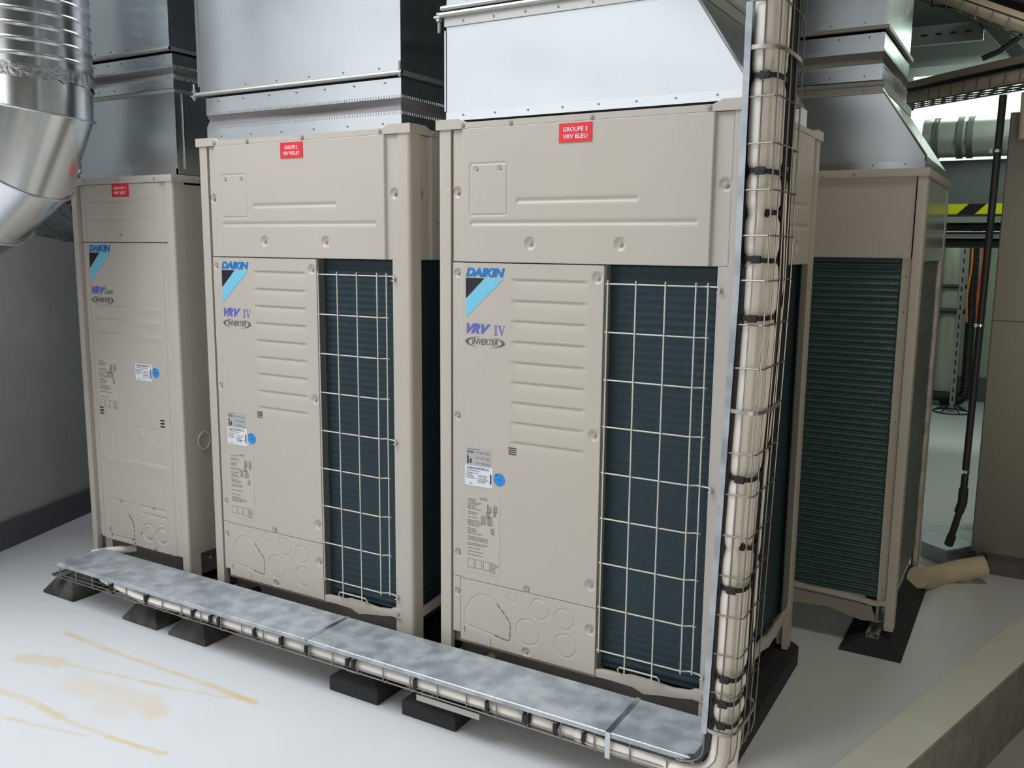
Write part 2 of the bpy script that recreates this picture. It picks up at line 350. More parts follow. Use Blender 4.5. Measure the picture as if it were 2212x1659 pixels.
# pale painted edge strip and raw concrete side of the slab
a0, a1, b0, b1 = edge(-4.6, 0), edge(2.2, 0), edge(2.2, .14), edge(-4.6, .14)
struct(MB().add([(*a0, FZ+.004), (*a1, FZ+.004), (*b0, FZ+.004), (*b1, FZ+.004), (*a0, FZ), (*a1, FZ), (*b0, FZ), (*b1, FZ)],
      [(0, 1, 2, 3), (0, 4, 5, 1), (2, 6, 7, 3), (1, 5, 6, 2), (3, 7, 4, 0)]).build('trim_1', LIP, smooth=False))
c0, c1 = edge(-4.6, -.006), edge(2.2, -.006)
struct(MB().add([(*a0, FZ+.004), (*a1, FZ+.004), (*c0, FZ+.004), (*c1, FZ+.004), (*a0, FZ-.26), (*a1, FZ-.26), (*c0, FZ-.26), (*c1, FZ-.26)],
      [(0, 1, 3, 2), (2, 3, 7, 6), (0, 2, 6, 4), (1, 5, 7, 3)]).build('trim_2', CONC, smooth=False))
# left wall, slightly askew, with a dark upstand along its foot
def slab(name, p, q, z0, z1, th, m):
    p = Vector(p); q = Vector(q); d = (q-p).normalized(); n = Vector((-d.y, d.x))*th
    mb = MB(); mb.prism([tuple(p), tuple(q), tuple(q+n), tuple(p+n)], z0, z1); return struct(mb.build(name, m, smooth=False))
WD = Vector((-.327, .945))
wp = Vector((-2.452, .003)); slab('wall_left', wp-WD*1.0-Vector((.012, .004)), wp+WD*2.6-Vector((.012, .004)), FZ, 3.1, .15, WALLM)
slab('baseboard_left', wp-WD*1.0, wp+WD*2.6, FZ, .06, .03, BASEB)
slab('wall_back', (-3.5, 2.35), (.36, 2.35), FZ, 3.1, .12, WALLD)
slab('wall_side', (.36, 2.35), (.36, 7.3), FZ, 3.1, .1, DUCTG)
slab('wall_far', (.3, 7.2), (3.6, 7.2), FZ, 1.75, .12, WALLF)
slab('wall_far', (.3, 7.2), (3.6, 7.2), 3.02, 3.1, .12, WALLF)
slab('baseboard_far', (.3, 7.17), (3.6, 7.17), FZ, .16, .03, BASEB)
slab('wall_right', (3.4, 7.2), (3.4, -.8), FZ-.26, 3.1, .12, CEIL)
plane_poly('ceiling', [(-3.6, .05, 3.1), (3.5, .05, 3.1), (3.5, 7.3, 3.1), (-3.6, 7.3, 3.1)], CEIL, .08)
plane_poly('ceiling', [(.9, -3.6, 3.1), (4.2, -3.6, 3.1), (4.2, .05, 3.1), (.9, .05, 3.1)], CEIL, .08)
slab('wall_right', (2.6, -1.2), (2.6, -3.6), FZ-.26, 3.1, .12, CEIL)
# bright translucent window strip at the end of the far room
wm = bpy.data.materials.new('daylit_translucent_pane'); wm.use_nodes = True; bb = wm.node_tree.nodes['Principled BSDF']
bb.inputs['Emission Color'].default_value = (.86, 1.0, .90, 1); bb.inputs['Emission Strength'].default_value = 1.25; bb.inputs['Base Color'].default_value = (.7, .8, .75, 1)
win = struct(MB().box(.3, 3.6, 7.22, 7.26, 1.75, 3.02).build('window_1', wm, smooth=False))
fr = MB()
for x in (.32, 1.4, 2.4, 3.3): fr.box(x, x+.04, 7.18, 7.24, 1.75, 3.02)
fr.box(.3, 3.6, 7.18, 7.24, 1.75, 1.79); fr.box(.3, 3.6, 7.18, 7.24, 2.98, 3.02)
fr.build('window_frame', WALLF, win, smooth=False)

# ------------------------------------------------------------ condensing units
W, D = .93, .765
def post_polys(W, D, fl=.045, rr=.012):
    def rc(cx, cy, r, a0, n=5): return [(cx+r*math.cos(a0+i*math.pi/2/(n-1)), cy+r*math.sin(a0+i*math.pi/2/(n-1))) for i in range(n)]
    fl_ = rc(rr, rr, rr, math.pi)+[(fl, 0), (fl, .02), (.02, .02), (.02, .05), (0, .05)]
    fr_ = [(W-fl, .02), (W-fl, 0)]+rc(W-rr, rr, rr, 1.5*math.pi)+[(W, .055), (W-.02, .055), (W-.02, .02)]
    br_ = [(W-.02, D-.055), (W, D-.055)]+rc(W-rr, D-rr, rr, 0)+[(W-fl, D), (W-fl, D-.02), (W-.02, D-.02)]
    bl_ = [(.02, D-.02), (fl, D-.02), (fl, D)]+rc(rr, D-rr, rr, .5*math.pi)+[(0, D-.05), (.02, D-.05)]
    return [fl_, fr_, br_, bl_]
def rim(W, D, zt, par, hump=.011, drop=.028):
    mb = MB(); o = .005
    def strip(L):
        return [(-o, zt-drop), (L+o, zt-drop), (L+o, zt), (L-.075, zt), (L-.10, zt-hump), (.10, zt-hump), (.075, zt), (-o, zt)]
    mb.prism(strip(W), -o, .022, 'y'); mb.prism(strip(W), D-.022, D+o, 'y')
    
    def strip2(L): return [(.0225, zt-drop), (L-.0225, zt-drop), (L-.0225, zt), (L-.075, zt), (L-.10, zt-hump), (.10, zt-hump), (.075, zt), (.0225, zt)]
    mb.prism(strip2(D), -o, .022, 'x'); mb.prism(strip2(D), W-.022, W+o, 'x')
    mb.box(.023, W-.023, .023, D-.023, zt-hump-.006, zt-hump-.002)
    return mb.build('top_rim', PAINT, par)

def frac_lines(mb, x0, x1, zs, y, hgt=.0022, seedn=1, fill=.9):
    rnd = random.Random(seedn)
    for z in zs:
        x = x0
        e = x0+(x1-x0)*fill*rnd.uniform(.55, 1)
        while x < e:
            L = rnd.uniform(.004, .014); mb.box(x, min(x+L, e), y-.0003, y, z, z+hgt); x += L+.0018

def logo_group(par, y, x0, x1, zt, series):
    """maker's name and triangle, series name and oval"""
    s = (x1-x0)/.134
    lg = text_mesh('maker_logo', 'DAIKIN', (x0, x1, zt-.026*s, zt), y-.0006, BLUE, par, shear=.25, bold=.055)
    t = zt-.030*s
    MB().flat([(x0, t), (x0+.064*s, t), (x0, t-.060*s)], y-.0006).build('logo_triangle', LBLACK, lg, smooth=False)
    MB().flat([(x0+.066*s, t), (x0+.130*s, t), (x0, t-.116*s), (x0, t-.062*s)], y-.0006).build('logo_band', LBLUE, lg, smooth=False)
    zv = zt-.163*s
    text_mesh('series_name', 'VRV', (x0+.003*s, x0+.088*s, zv-.030*s, zv), y-.0006, VIOLET, lg, shear=.45, bold=.055)
    if series == 'IV':
        m_ = MB(); zz = zv-.031*s; hh = .028*s; xs = x0+.097*s; k = s
        m_.box(xs+.0055*k, xs+.0095*k, y-.0006, y, zz, zz+hh)
        m_.box(xs+.001*k, xs+.014*k, y-.0006, y, zz, zz+.0016*k); m_.box(xs+.001*k, xs+.014*k, y-.0006, y, zz+hh-.0016*k, zz+hh)
        xv = xs+.016*k
        m_.flat([(xv+.001*k, zz+hh), (xv+.0055*k, zz+hh), (xv+.0125*k, zz+.006*k), (xv+.0105*k, zz)], y-.0006)
        m_.flat([(xv+.019*k, zz+hh), (xv+.0205*k, zz+hh), (xv+.0120*k, zz), (xv+.0105*k, zz)], y-.0006)
        m_.box(xv-.001*k, xv+.008*k, y-.0006, y, zz+hh-.0014*k, zz+hh); m_.box(xv+.016*k, xv+.0235*k, y-.0006, y, zz+hh-.0014*k, zz+hh)
        m_.build('series_numeral', VIOLET, lg, smooth=False)
    else:
        text_mesh('series_word', 'Classic', (x0+.078*s, x0+.138*s, zv-.028*s, zv-.006*s), y-.0006, INKL, lg)
    zi = zv-.042*s
    text_mesh('inverter_word', 'INVERTER', (x0+.022*s, x0+.112*s, zi-.020*s, zi-.002*s), y-.0006, TAUPE, lg, shear=.2, bold=.012)
    m_ = MB()
    for sg, cxx in ((1, x0+.067*s), (-1, x0+.067*s)):      # two facing crescents round the word
        P1 = []; P2 = []
        for i in range(13):
            a = math.radians(100+i*12.5) if sg > 0 else math.radians(-80+i*12.5)
            tt = math.sin(math.pi*i/12)
            P1.append((cxx+.069*s*math.cos(a), zi-.012*s+.0165*s*math.sin(a)))
            P2.append((cxx+(.069-.011*tt)*s*math.cos(a), zi-.012*s+(.0165-.003*tt)*s*math.sin(a)))
        m_.flat(P1+P2[::-1], y-.0006)
    m_.build('oval_mark', TAUPE, lg, smooth=False)
    return lg

def data_label(par, y, x0, x1, z0, z1, sd, silver=None):
    """white rating label (and silver charge label above it) with rows of small print, plus the round blue sticker"""
    d = MB().box(x0, x1, y-.0005, y+.0005, z0, z1).build('rating_label', LABELW, par, smooth=False)
    yy = y-.0006
    text_mesh('label_heading', 'DAIKIN EUROPE N.V.', (x0+.008, x1-.012, z1-.0115, z1-.004), yy-.0002, INK, d, bold=.02)
    m_ = MB(); frac_lines(m_, x0+.006, x1-.01, [z1-.017, z1-.024], yy, .0016, sd)
    frac_lines(m_, x0+.004, x0+.045, [z1-.030, z1-.035, z1-.040], yy, .0016, sd+1, .9); frac_lines(m_, x0+.05, x1-.012, [z1-.029, z1-.034, z1-.040, z1-.046, z1-.051], yy, .0014, sd+2, .95)
    m_.box(x1-.009, x1-.004, yy-.0003, yy, z0+.012, z1-.02)
    m_.box(x0+.047, x1-.012, yy-.0003, yy, z1-.0445, z1-.0438); m_.box(x0+.047, x0+.0477, yy-.0003, yy, z0+.008, z1-.028)
    frac_lines(m_, x0+.015, x0+.035, [z0+.006], yy, .0016, sd+5)
    m_.build('label_print', INK, d, smooth=False)
    if silver:
        a0_, a1_, c0_, c1_ = silver
        g = MB().box(a0_, a1_, y-.0004, y+.0005, c0_, c1_).build('charge_label', LABELG, par, smooth=False)
        text_mesh('refrigerant_code', 'R410A', (a0_+.004, a0_+.028, c1_-.018, c1_-.009), y-.0006, INK, g, bold=.03)
        for i, tx in enumerate(('1=6,5 kg', '2=12,9 kg', '1+2=19,2 kg')):
            text_mesh('handwritten_weight', tx, (a0_+.036, a1_-.005, c1_-.018-i*.0165, c1_-.010-i*.0165), y-.0006, INK, g, shear=.2)
        q = MB(); frac_lines(q, a0_+.006, a1_-.02, [c1_-.005], y-.0005, .0012, sd+9); q.box(a0_+.004, a0_+.010, y-.0007, y-.0004, c0_+.004, c0_+.018); q.box(a0_+.014, a0_+.020, y-.0007, y-.0004, c0_+.006, c0_+.020)
        q.add([(a0_+.003, y-.0006, c0_+.02), (a0_+.012, y-.0006, c0_+.02), (a0_+.005, y-.0006, c0_+.034)], [(0, 1, 2)]); q.build('label_print', INK, g, smooth=False)

def caution_label(par, y, x0, x1, z0, z1, sd, faded=False):
    d = MB().box(x0, x1, y-.0003, y+.0005, z0, z1).build('caution_label', CAUT, par, smooth=False)
    ink = INKL
    w_ = x1-x0
    if not faded: text_mesh('label_heading', 'CAUTION', (x0+w_*.40, x0+w_*.64, z1-.012, z1-.004), y-.0006, ink, d, bold=.02)
    m_ = MB(); z = z1-.014; rows = []
    while z > z0+.05:
        rows.append(z); z -= .0052
    rnd = random.Random(sd)
    full = [r for r in rows if (z1-r)/(z1-z0) > .5 and (z1-r)/(z1-z0) < .8]; half = [r for r in rows if r not in full]
    frac_lines(m_, x0+.004, x0+w_*.52, [r for r in half if rnd.random() < .82], y-.0004, .0022, sd)
    frac_lines(m_, x0+.004, x1-w_*.22, [r for r in full if rnd.random() < .72], y-.0004, .0022, sd+1)
    for (fx, fz, s_) in ((.70, .86, .013), (.88, .87, .012), (.66, .78, .012), (.86, .80, .008), (.52, .70, .014), (.72, .70, .015), (.80, .58, .011)):
        cx, cz = x0+w_*fx, z0+(z1-z0)*fz
        for k in range(4): m_.box(cx-s_*.6+k*s_*.32, cx-s_*.45+k*s_*.32, y-.0007, y-.0004, cz-s_, cz+s_*rnd.uniform(.3, 1))
        m_.box(cx-s_*.6, cx+s_*.6, y-.0007, y-.0004, cz-s_, cz-s_+.0012)
    for k in range(3):
        cx = x0+w_*(.04+.24*k); m_.box(cx, cx+w_*.19, y-.0007, y-.0004, z0+.012, z0+.0132); m_.box(cx, cx+w_*.19, y-.0007, y-.0004, z0+.04, z0+.0412)
        m_.box(cx, cx+.0012, y-.0007, y-.0004, z0+.012, z0+.04); m_.box(cx+w_*.19, cx+w_*.19+.0012, y-.0007, y-.0004, z0+.012, z0+.04)
    frac_lines(m_, x1-w_*.26, x1-.003, [z0+.008+i*.005 for i in range(7)], y-.0004, .002, sd+4, 1)
    m_.build('label_print', ink, d, smooth=False)

def round_sticker(par, y, x, z, r):
    s_ = MB().disc((x, y, z), r, -.0006, 'y', 32).build('round_sticker', STICK, par, smooth=False)
    text_mesh('sticker_number', '-56', (x-r*.35, x+r*.35, z-r*.12, z+r*.18), y-.0008, LBLACK, s_)
    MB().disc((x-r*.55, y-.0006, z+r*.72), r*.16, -.0003, 'y', 10).build('sticker_dot', LBLACK, s_, smooth=False)

def sign(par, y, x0, x1, z0, z1, l1, l2):
    s_ = MB().box(x0, x1, y-.0022, y, z0, z1).build('red_sign_plate', RED, par, smooth=False, bevel=.0005); s_['label'] = 'red sign plate with white lettering'
    h = z1-z0; wd = x1-x0
    a = len(l1)/max(len(l1), len(l2)); b = len(l2)/max(len(l1), len(l2)); cx = (x0+x1)/2
    text_mesh('sign_line', l1, (cx-wd*.37*a, cx+wd*.37*a, z0+h*.56, z0+h*.79), y-.0026, WHITE, s_, bold=.01)
    text_mesh('sign_line', l2, (cx-wd*.37*b, cx+wd*.37*b, z0+h*.19, z0+h*.42), y-.0026, WHITE, s_, bold=.01)

def make_large_unit(label, loc, group):
    t = thing('condensing_unit', label, 'condensing unit', loc, group)
    H = 1.70
    for pl in post_polys(W, D): MB().prism(pl, 0, H-.02).build('corner_post', PAINT, t)
    rim(W, D, H, t)
    # dark carcass behind the panels
    MB().box(.03, .535, .03, D-.03, .09, H-.04).build('inner_cabinet', PAINTD, t, smooth=False)
    MB().box(.535, .86, .10, D-.03, .12, H-.04).build('fan_chamber', GREY, t, smooth=False)
    # upper front panel
    def hu(X, Z):
        h = .010*step(X, .088)*step(X, .838, up=False)
        h = h+dimple(X, Z, .067, 1.494)+dimple(X, Z, .318, 1.347, .018)+dimple(X, Z, .592, 1.347, .018)+dimple(X, Z, .868, 1.495, .017)
        h = h+seg_groove(X, Z, [(.121, 1.571), (.237, 1.571), (.241, 1.566), (.241, 1.431), (.237, 1.427), (.121, 1.427), (.117, 1.431), (.117, 1.566), (.121, 1.571)], .0022)
        h = h+groove(X, Z, .27, .642, 1.465, .0035)+groove(X, Z, .117, .805, 1.404, .0035)
        h = h+dimple(X, Z, .139, 1.556, .008, .004)+dimple(X, Z, .217, 1.556, .008, .004)
        return h
    up = height_panel('upper_panel', .0525, .8835, 1.2925, 1.671, hu, .004, PAINT, t, .0022)
    for x, z, y in ((.067, 1.494, .006), (.318, 1.347, -.001), (.592, 1.347, -.001), (.868, 1.495, .006), (.139, 1.556, -.003), (.217, 1.556, -.003)): screw(up, x, y, z)
    # service panel
    def hs(X, Z):
        h = .006*step(X, .083)+0*X
        for cx, cz in ((.069, 1.259), (.528, 1.256), (.069, .828), (.528, .821), (.070, .395), (.528, .384)): h = h+dimple(X, Z, cx, cz, .0165 if cx > .1 else .0125)
        h = h+dimple(X, Z, .321, .326, .013)
        for i in range(9): h = h+louvre(X, Z, .255, .503, 1.243-i*.0592)
        return h
    sv = height_panel('service_panel', .0525, .548, .3185, 1.2895, hs, .002, PAINT, t, .0025)
    for x, z in ((.069, 1.259), (.528, 1.256), (.069, .828), (.528, .821), (.070, .395), (.528, .384), (.321, .329)): screw(sv, x, .001 if x > .1 else .006, z)
    vt = MB()
    for i in range(4): vt.box(.253, .279, -.0048, -.0042, .732+i*.0062, .7345+i*.0062)
    vt.build('vent_slots', LBLACK, sv, smooth=False)
    # lower panel with knock-outs
    def hl(X, Z):
        h = .006*step(X, .083)+0*X
        h = h+ringg(X, Z, .271, .291, .0145)+ringg(X, Z, .365, .274, .031)+ringg(X, Z, .447, .261, .031)+ringg(X, Z, .325, .193, .040)+ringg(X, Z, .452, .181, .035)
        h = h+seg_groove(X, Z, [(.262, .212), (.215, .262), (.185, .278), (.150, .276), (.125, .255), (.100, .215), (.099, .168), (.255, .150)])
        h = h+dimple(X, Z, .531, .250, .0165)+dimple(X, Z, .320, .129, .014)+dimple(X, Z, .070, .268, .0115)
        return h
    lp = height_panel('lower_panel', .0815, .548, .115, .3170, hl, .002, PAINT, t, .0018)
    fl = height_panel('flange_strip', .0525, .080, .135, .3170, lambda X, Z: dimple(X, Z, .069, .268, .0115), .002, PAINT, t, .0022)
    for x, z in ((.531, .250), (.320, .129)): screw(lp, x, .001, z)
    screw(fl, .069, .006, .268)
    sl = MB()
    pts = [(.215, .262), (.262, .212), (.2645, .205), (.2645, .160), (.259, .152), (.248, .150), (.205, .157)]
    for (p, q) in zip(pts[:-1], pts[1:]):
        L = math.hypot(q[0]-p[0], q[1]-p[1]); n = max(1, int(round(L/.020)))
        for k in range(n):
            a = Vector(p).lerp(Vector(q), (k+.08)/n); b = Vector(p).lerp(Vector(q), (k+.86)/n); d_ = (b-a).normalized(); nn = Vector((-d_.y, d_.x))*.0010
            sl.flat([tuple(a+nn), tuple(b+nn), tuple(b-nn), tuple(a-nn)], -.0046)
    sl.box(.099, .1005, -.0046, -.0042, .143, .163); sl.box(.1945, .1955, -.0046, -.0042, .120, .142)
    sl.build('knockout_slots', LBLACK, lp, smooth=False)
    # coil wrapped round the front right corner and the right side
    arc = [(.845+.055*math.cos(a), .085+.055*math.sin(a)) for a in np.linspace(-math.pi/2, 0, 7)]
    coil([(.552, .03), (.62, .03), (.70, .03), (.78, .03)]+arc+[(.90, .20), (.90, .35), (.90, .52), (.90, D-.06)], .135, 1.30, 'coil', COILM, t, amp=.0022)
    MB().box(.8575, .885, .004, .012, .02, 1.294).build('post_flange', PAINT, t, smooth=False)
    MB().box(.549, .553, .0, .05, .12, 1.292).build('coil_edge_sheet', GREY, t, smooth=False)
    # front lip of the base pan, with its wave
    lipp = [(.549, .134), (.60, .137), (.63, .135), (.656, .142), (.72, .141), (.78, .136), (.83, .142), (.845, .151), (.885, .151), (.885, .118), (.84, .122), (.80, .114), (.74, .106), (.70, .098), (.665, .110), (.60, .112), (.549, .111)]
    MB().prism(lipp, -.001, .012, 'y').build('base_lip', PAINT, t, bevel=.001)
    screw(t, .868, -.001, .137)
    sl2 = [(.055, .150), (.25, .165), (.40, .165), (.46, .148), (.60, .148), (D-.055, .16), (D-.055, .125), (.60, .118), (.46, .110), (.38, .130), (.25, .132), (.055, .118)]
    MB().prism(sl2, W-.012, W-.002, 'x').build('base_lip', PAINT, t, bevel=.001)
    b = MB(); b.box(.05, W-.05, .055, .085, .03, .115); b.box(.05, W-.05, D-.085, D-.055, .03, .115); b.box(.05, W-.05, .085, D-.085, .09, .11)
    b.build('base_frame', BROWN, t, smooth=False)
    # side and back sheets
    MB().box(.002, .016, .05, D-.05, .13, H-.03).build('side_sheet', PAINT, t, smooth=False)
    MB().box(.045, W-.045, D-.016, D-.002, .13, H-.03).build('back_sheet', PAINT, t, smooth=False)
    def hr(Y, Z):
        h = .010*step(Y, .105)*step(Y, D-.105, up=False)
        h = h+dimple(Y, Z, .073, 1.494)+dimple(Y, Z, D-.073, 1.494)+groove(Y, Z, .17, .60, 1.465)+groove(Y, Z, .13, .64, 1.404)+dimple(Y, Z, .25, 1.347, .018)+dimple(Y, Z, .5, 1.347, .018)
        return h
    su = height_panel('side_upper_panel', .0575, D-.0575, 1.2925, 1.671, hr, 0, PAINT, t, .003, axis='x', xc=W-.006)
    for yv, z in ((.073, 1.494), (D-.073, 1.494), (.25, 1.347), (.5, 1.347)): screw(su, W-.008, yv, z, axis='x')
    MB().box(W-.014, W-.006, D-.105, D-.06, .15, 1.292).build('side_flange', GREY, t, smooth=False)
    for x, z in ((.25, 1.682), (.50, 1.682), (.82, 1.684), (.09, 1.684)): screw(t, x, -.006, z-.002)
    screw(t, W+.0055, .115, 1.682, axis='x')
    # wire guard over the front coil
    g = MB(); zs = [1.2412-i*.13029 for i in range(9)]; xs = [.5635, .6445, .7265, .8085, .8365]; r = .0021
    for i, x in enumerate(xs):
        zb = zs[-1]-.006 if i not in (1, 2) else .148
        y0 = -.014 if i < 4 else -.002
        g.tube([(x, y0, zs[0]+.010), (x, y0, zb)], r, 6)
    for i, z in enumerate(zs):
        pts = [(.556, -.010, z), (.70, -.010, z), (.802, -.010, z), (.815, -.006, z), (.826, .002, z), (.842, .002, z)]
        if i in (0, 4, 8): pts = pts[:-1]+[(.845, .0, z), (.862, -.004, z), (.868, -.004, z-.006), (.866, -.004, z-.013), (.860, -.004, z-.013)]
        g.tube(pts, r, 6)
    g.tube([(.624, -.003, .143), (.624, -.014, .157), (.630, -.014, .166), (.742, -.014, .166), (.748, -.014, .158), (.748, -.003, .143)], r, 6)
    go = g.build('coil_guard', GUARD, t)
    for i in (0, 4, 8): screw(go, .866, .003, zs[i]-.007)
    # marks shared by both
    logo_group(t, -.0042, .102, .236, 1.2755, 'IV')
    return t
NEAR = make_large_unit('cream condensing unit with red GROUPE 3 sign, nearest the camera', (0, 0, 0), 'tall condensing units with wire coil guards')
MID = dup(NEAR); MID['label'] = 'cream condensing unit with red GROUPE 2 sign, middle of the front row'; MID.location = (-1.0377, .005, .001)
for u, sd, l2, l1 in ((NEAR, 3, 'VRV BLEU', 'GROUPE 3'), (MID, 40, 'VRV VIOLET', 'GROUPE 2')):
    sign(u, -.0062, .405, .503, 1.6165, 1.6665, l1, l2)
    data_label(u, -.0044, .100, .199, .619, .682, sd, (.104, .192, .6825, .737))
    round_sticker(u, -.0044, .222, .650, .0195)
    caution_label(u, -.0044, .106, .224, .346, .590, sd)

def make_small_unit():
    w_, H, dp = .61, 1.583, .70
    t = thing('condensing_unit', 'narrow cream condensing unit with red GROUPE 4 sign at the left wall end', 'condensing unit', (-1.812, .02, 0))
    polys = post_polys(w_, dp, .038, .010)
    for i, pl in enumerate(polys): MB().prism(pl, 0 if i != 1 else .0, H-.02).build('corner_post', PAINT, t)
    r_m = MB(); r_m.box(-.004, w_+.004, -.004, dp+.004, H-.022, H+.004); r_m.build('top_rim', PAINT, t, bevel=.003)
    MB().box(.03, w_-.03, .03, dp-.03, .13, H-.03).build('inner_cabinet', PAINTD, t, smooth=False)
    prof = lambda X: -.010*(step(X, .058, .014, up=False))+.006*step(X, .09, .012)-.006*step(X, .535, .006)
    def hu(X, Z):
        return prof(X)+groove(X, Z, .13, .50, 1.497, .0025)+groove(X, Z, .13, .50, 1.430, .0025)+0*Z
    up = height_panel('upper_panel', .040, .588, 1.3405, 1.560, hu, .006, PAINT, t, .003); screw(up, .305, -.002, 1.368, r=.004)
    def hs(X, Z):
        h = prof(X)
        for z in (1.088, 1.036, .982): h = h+.0045*np.clip((X-.115)/.03, 0, 1)*np.clip((.525-X)/.03, 0, 1)*np.where(Z < z, np.clip(1-(z-Z)/.028, 0, 1), np.clip(1-(Z-z)/.003, 0, 1))
        h = h+.004*np.clip((X-.11)/.03, 0, 1)*np.clip((.535-X)/.03, 0, 1)*np.where(Z < .472, np.clip(1-(.472-Z)/.06, 0, 1), np.clip(1-(Z-.472)/.003, 0, 1))
        h = h+ringg(X, Z, .352, .590, .026, .003, .003)+ringg(X, Z, .448, .592, .026, .003, .003)
        h = h+seg_groove(X, Z, [(.135, .293), (.290, .293), (.298, .285), (.298, .145), (.290, .137), (.135, .137), (.128, .145), (.128, .285), (.135, .293)], .003, .003)
        h = h+seg_groove(X, Z, [(.337, .292), (.475, .292), (.484, .280), (.484, .262), (.335, .262), (.332, .285), (.337, .292)], .004, .004)
        h = h+ringg(X, Z, .368, .243, .011, .003, .003)+ringg(X, Z, .450, .243, .011, .003, .003)+ringg(X, Z, .374, .188, .034, .004, .004)+ringg(X, Z, .374, .183, .022, .003, .003)+ringg(X, Z, .453, .186, .030, .004, .004)
        return h
    sv = height_panel('service_panel', .040, .588, .118, 1.3375, hs, .006, PAINT, t, .0028)
    yy = .006-.006-.0006
    sl = MB()
    for i in range(3): sl.box(.110, .134, yy-.0005, yy, .648+i*.012, .6535+i*.012); sl.box(.480, .504, yy-.0005, yy, .632+i*.012, .6375+i*.012)
    for p, q in (((.255, .246), (.282, .210)), ((.282, .208), (.284, .192)), ((.284, .186), (.284, .170)), ((.284, .164), (.284, .150)), ((.283, .146), (.268, .139)), ((.129, .172), (.129, .150))):
        a, b = Vector(p), Vector(q); d_ = (b-a).normalized(); nn = Vector((-d_.y, d_.x))*.0014; sl.flat([tuple(a+nn), tuple(b+nn), tuple(b-nn), tuple(a-nn)], yy)
    sl.build('vent_slots', LBLACK, sv, smooth=False)
    for x, z in ((.21, .296), (.41, .297), (.137, .140), (.285, .130), (.33, .182), (.41, .128)): screw(sv, x, yy, z, r=.0035)
    hb = MB(); hb.box(.345, .41, yy-.004, yy, .122, .128); hb.box(.43, .50, yy-.004, yy, .122, .128); hb.build('hatch_hinge', PAINT, sv, smooth=False)
    MB().box(w_-.012, w_-.0005, .055, dp-.055, .13, H-.03).build('side_sheet', PAINT, t, smooth=False)
    MB().box(.0005, .012, .05, dp-.05, .13, H-.03).build('side_sheet', PAINT, t, smooth=False)
    MB().box(.04, w_-.04, dp-.014, dp-.002, .13, H-.03).build('back_sheet', PAINT, t, smooth=False)
    ring = MB(); ring.tube([(w_+.002, .095+.028*math.cos(a), .578+.034*math.sin(a)) for a in np.linspace(0, 2*math.pi, 33)], .0022, 6, caps=False); ring.build('pipe_opening_ring', GUARD, t)
    MB().box(.05, w_-.05, .06, dp-.06, .02, .118).build('base_frame', BROWN, t, smooth=False)
    for z in (.10, .145): screw(t, w_, .10, z, axis='x', r=.004)
    for x in (.10, .31, .52): screw(t, x, -.004, H-.010, r=.004)
    screw(t, w_+.004, .12, H-.010, axis='x', r=.004)
    logo_group(t, yy, .102, .236, 1.3285, 'Classic')
    sign(t, yy, .268, .366, 1.511, 1.560, 'GROUPE 4', 'VRV VERT')
    data_label(t, yy, .348, .445, .807, .873, 77)
    round_sticker(t, yy, .468, .843, .019)
    caution_label(t, yy, .115, .235, .668, .879, 91, True)
    return t
LEFTU = make_small_unit()

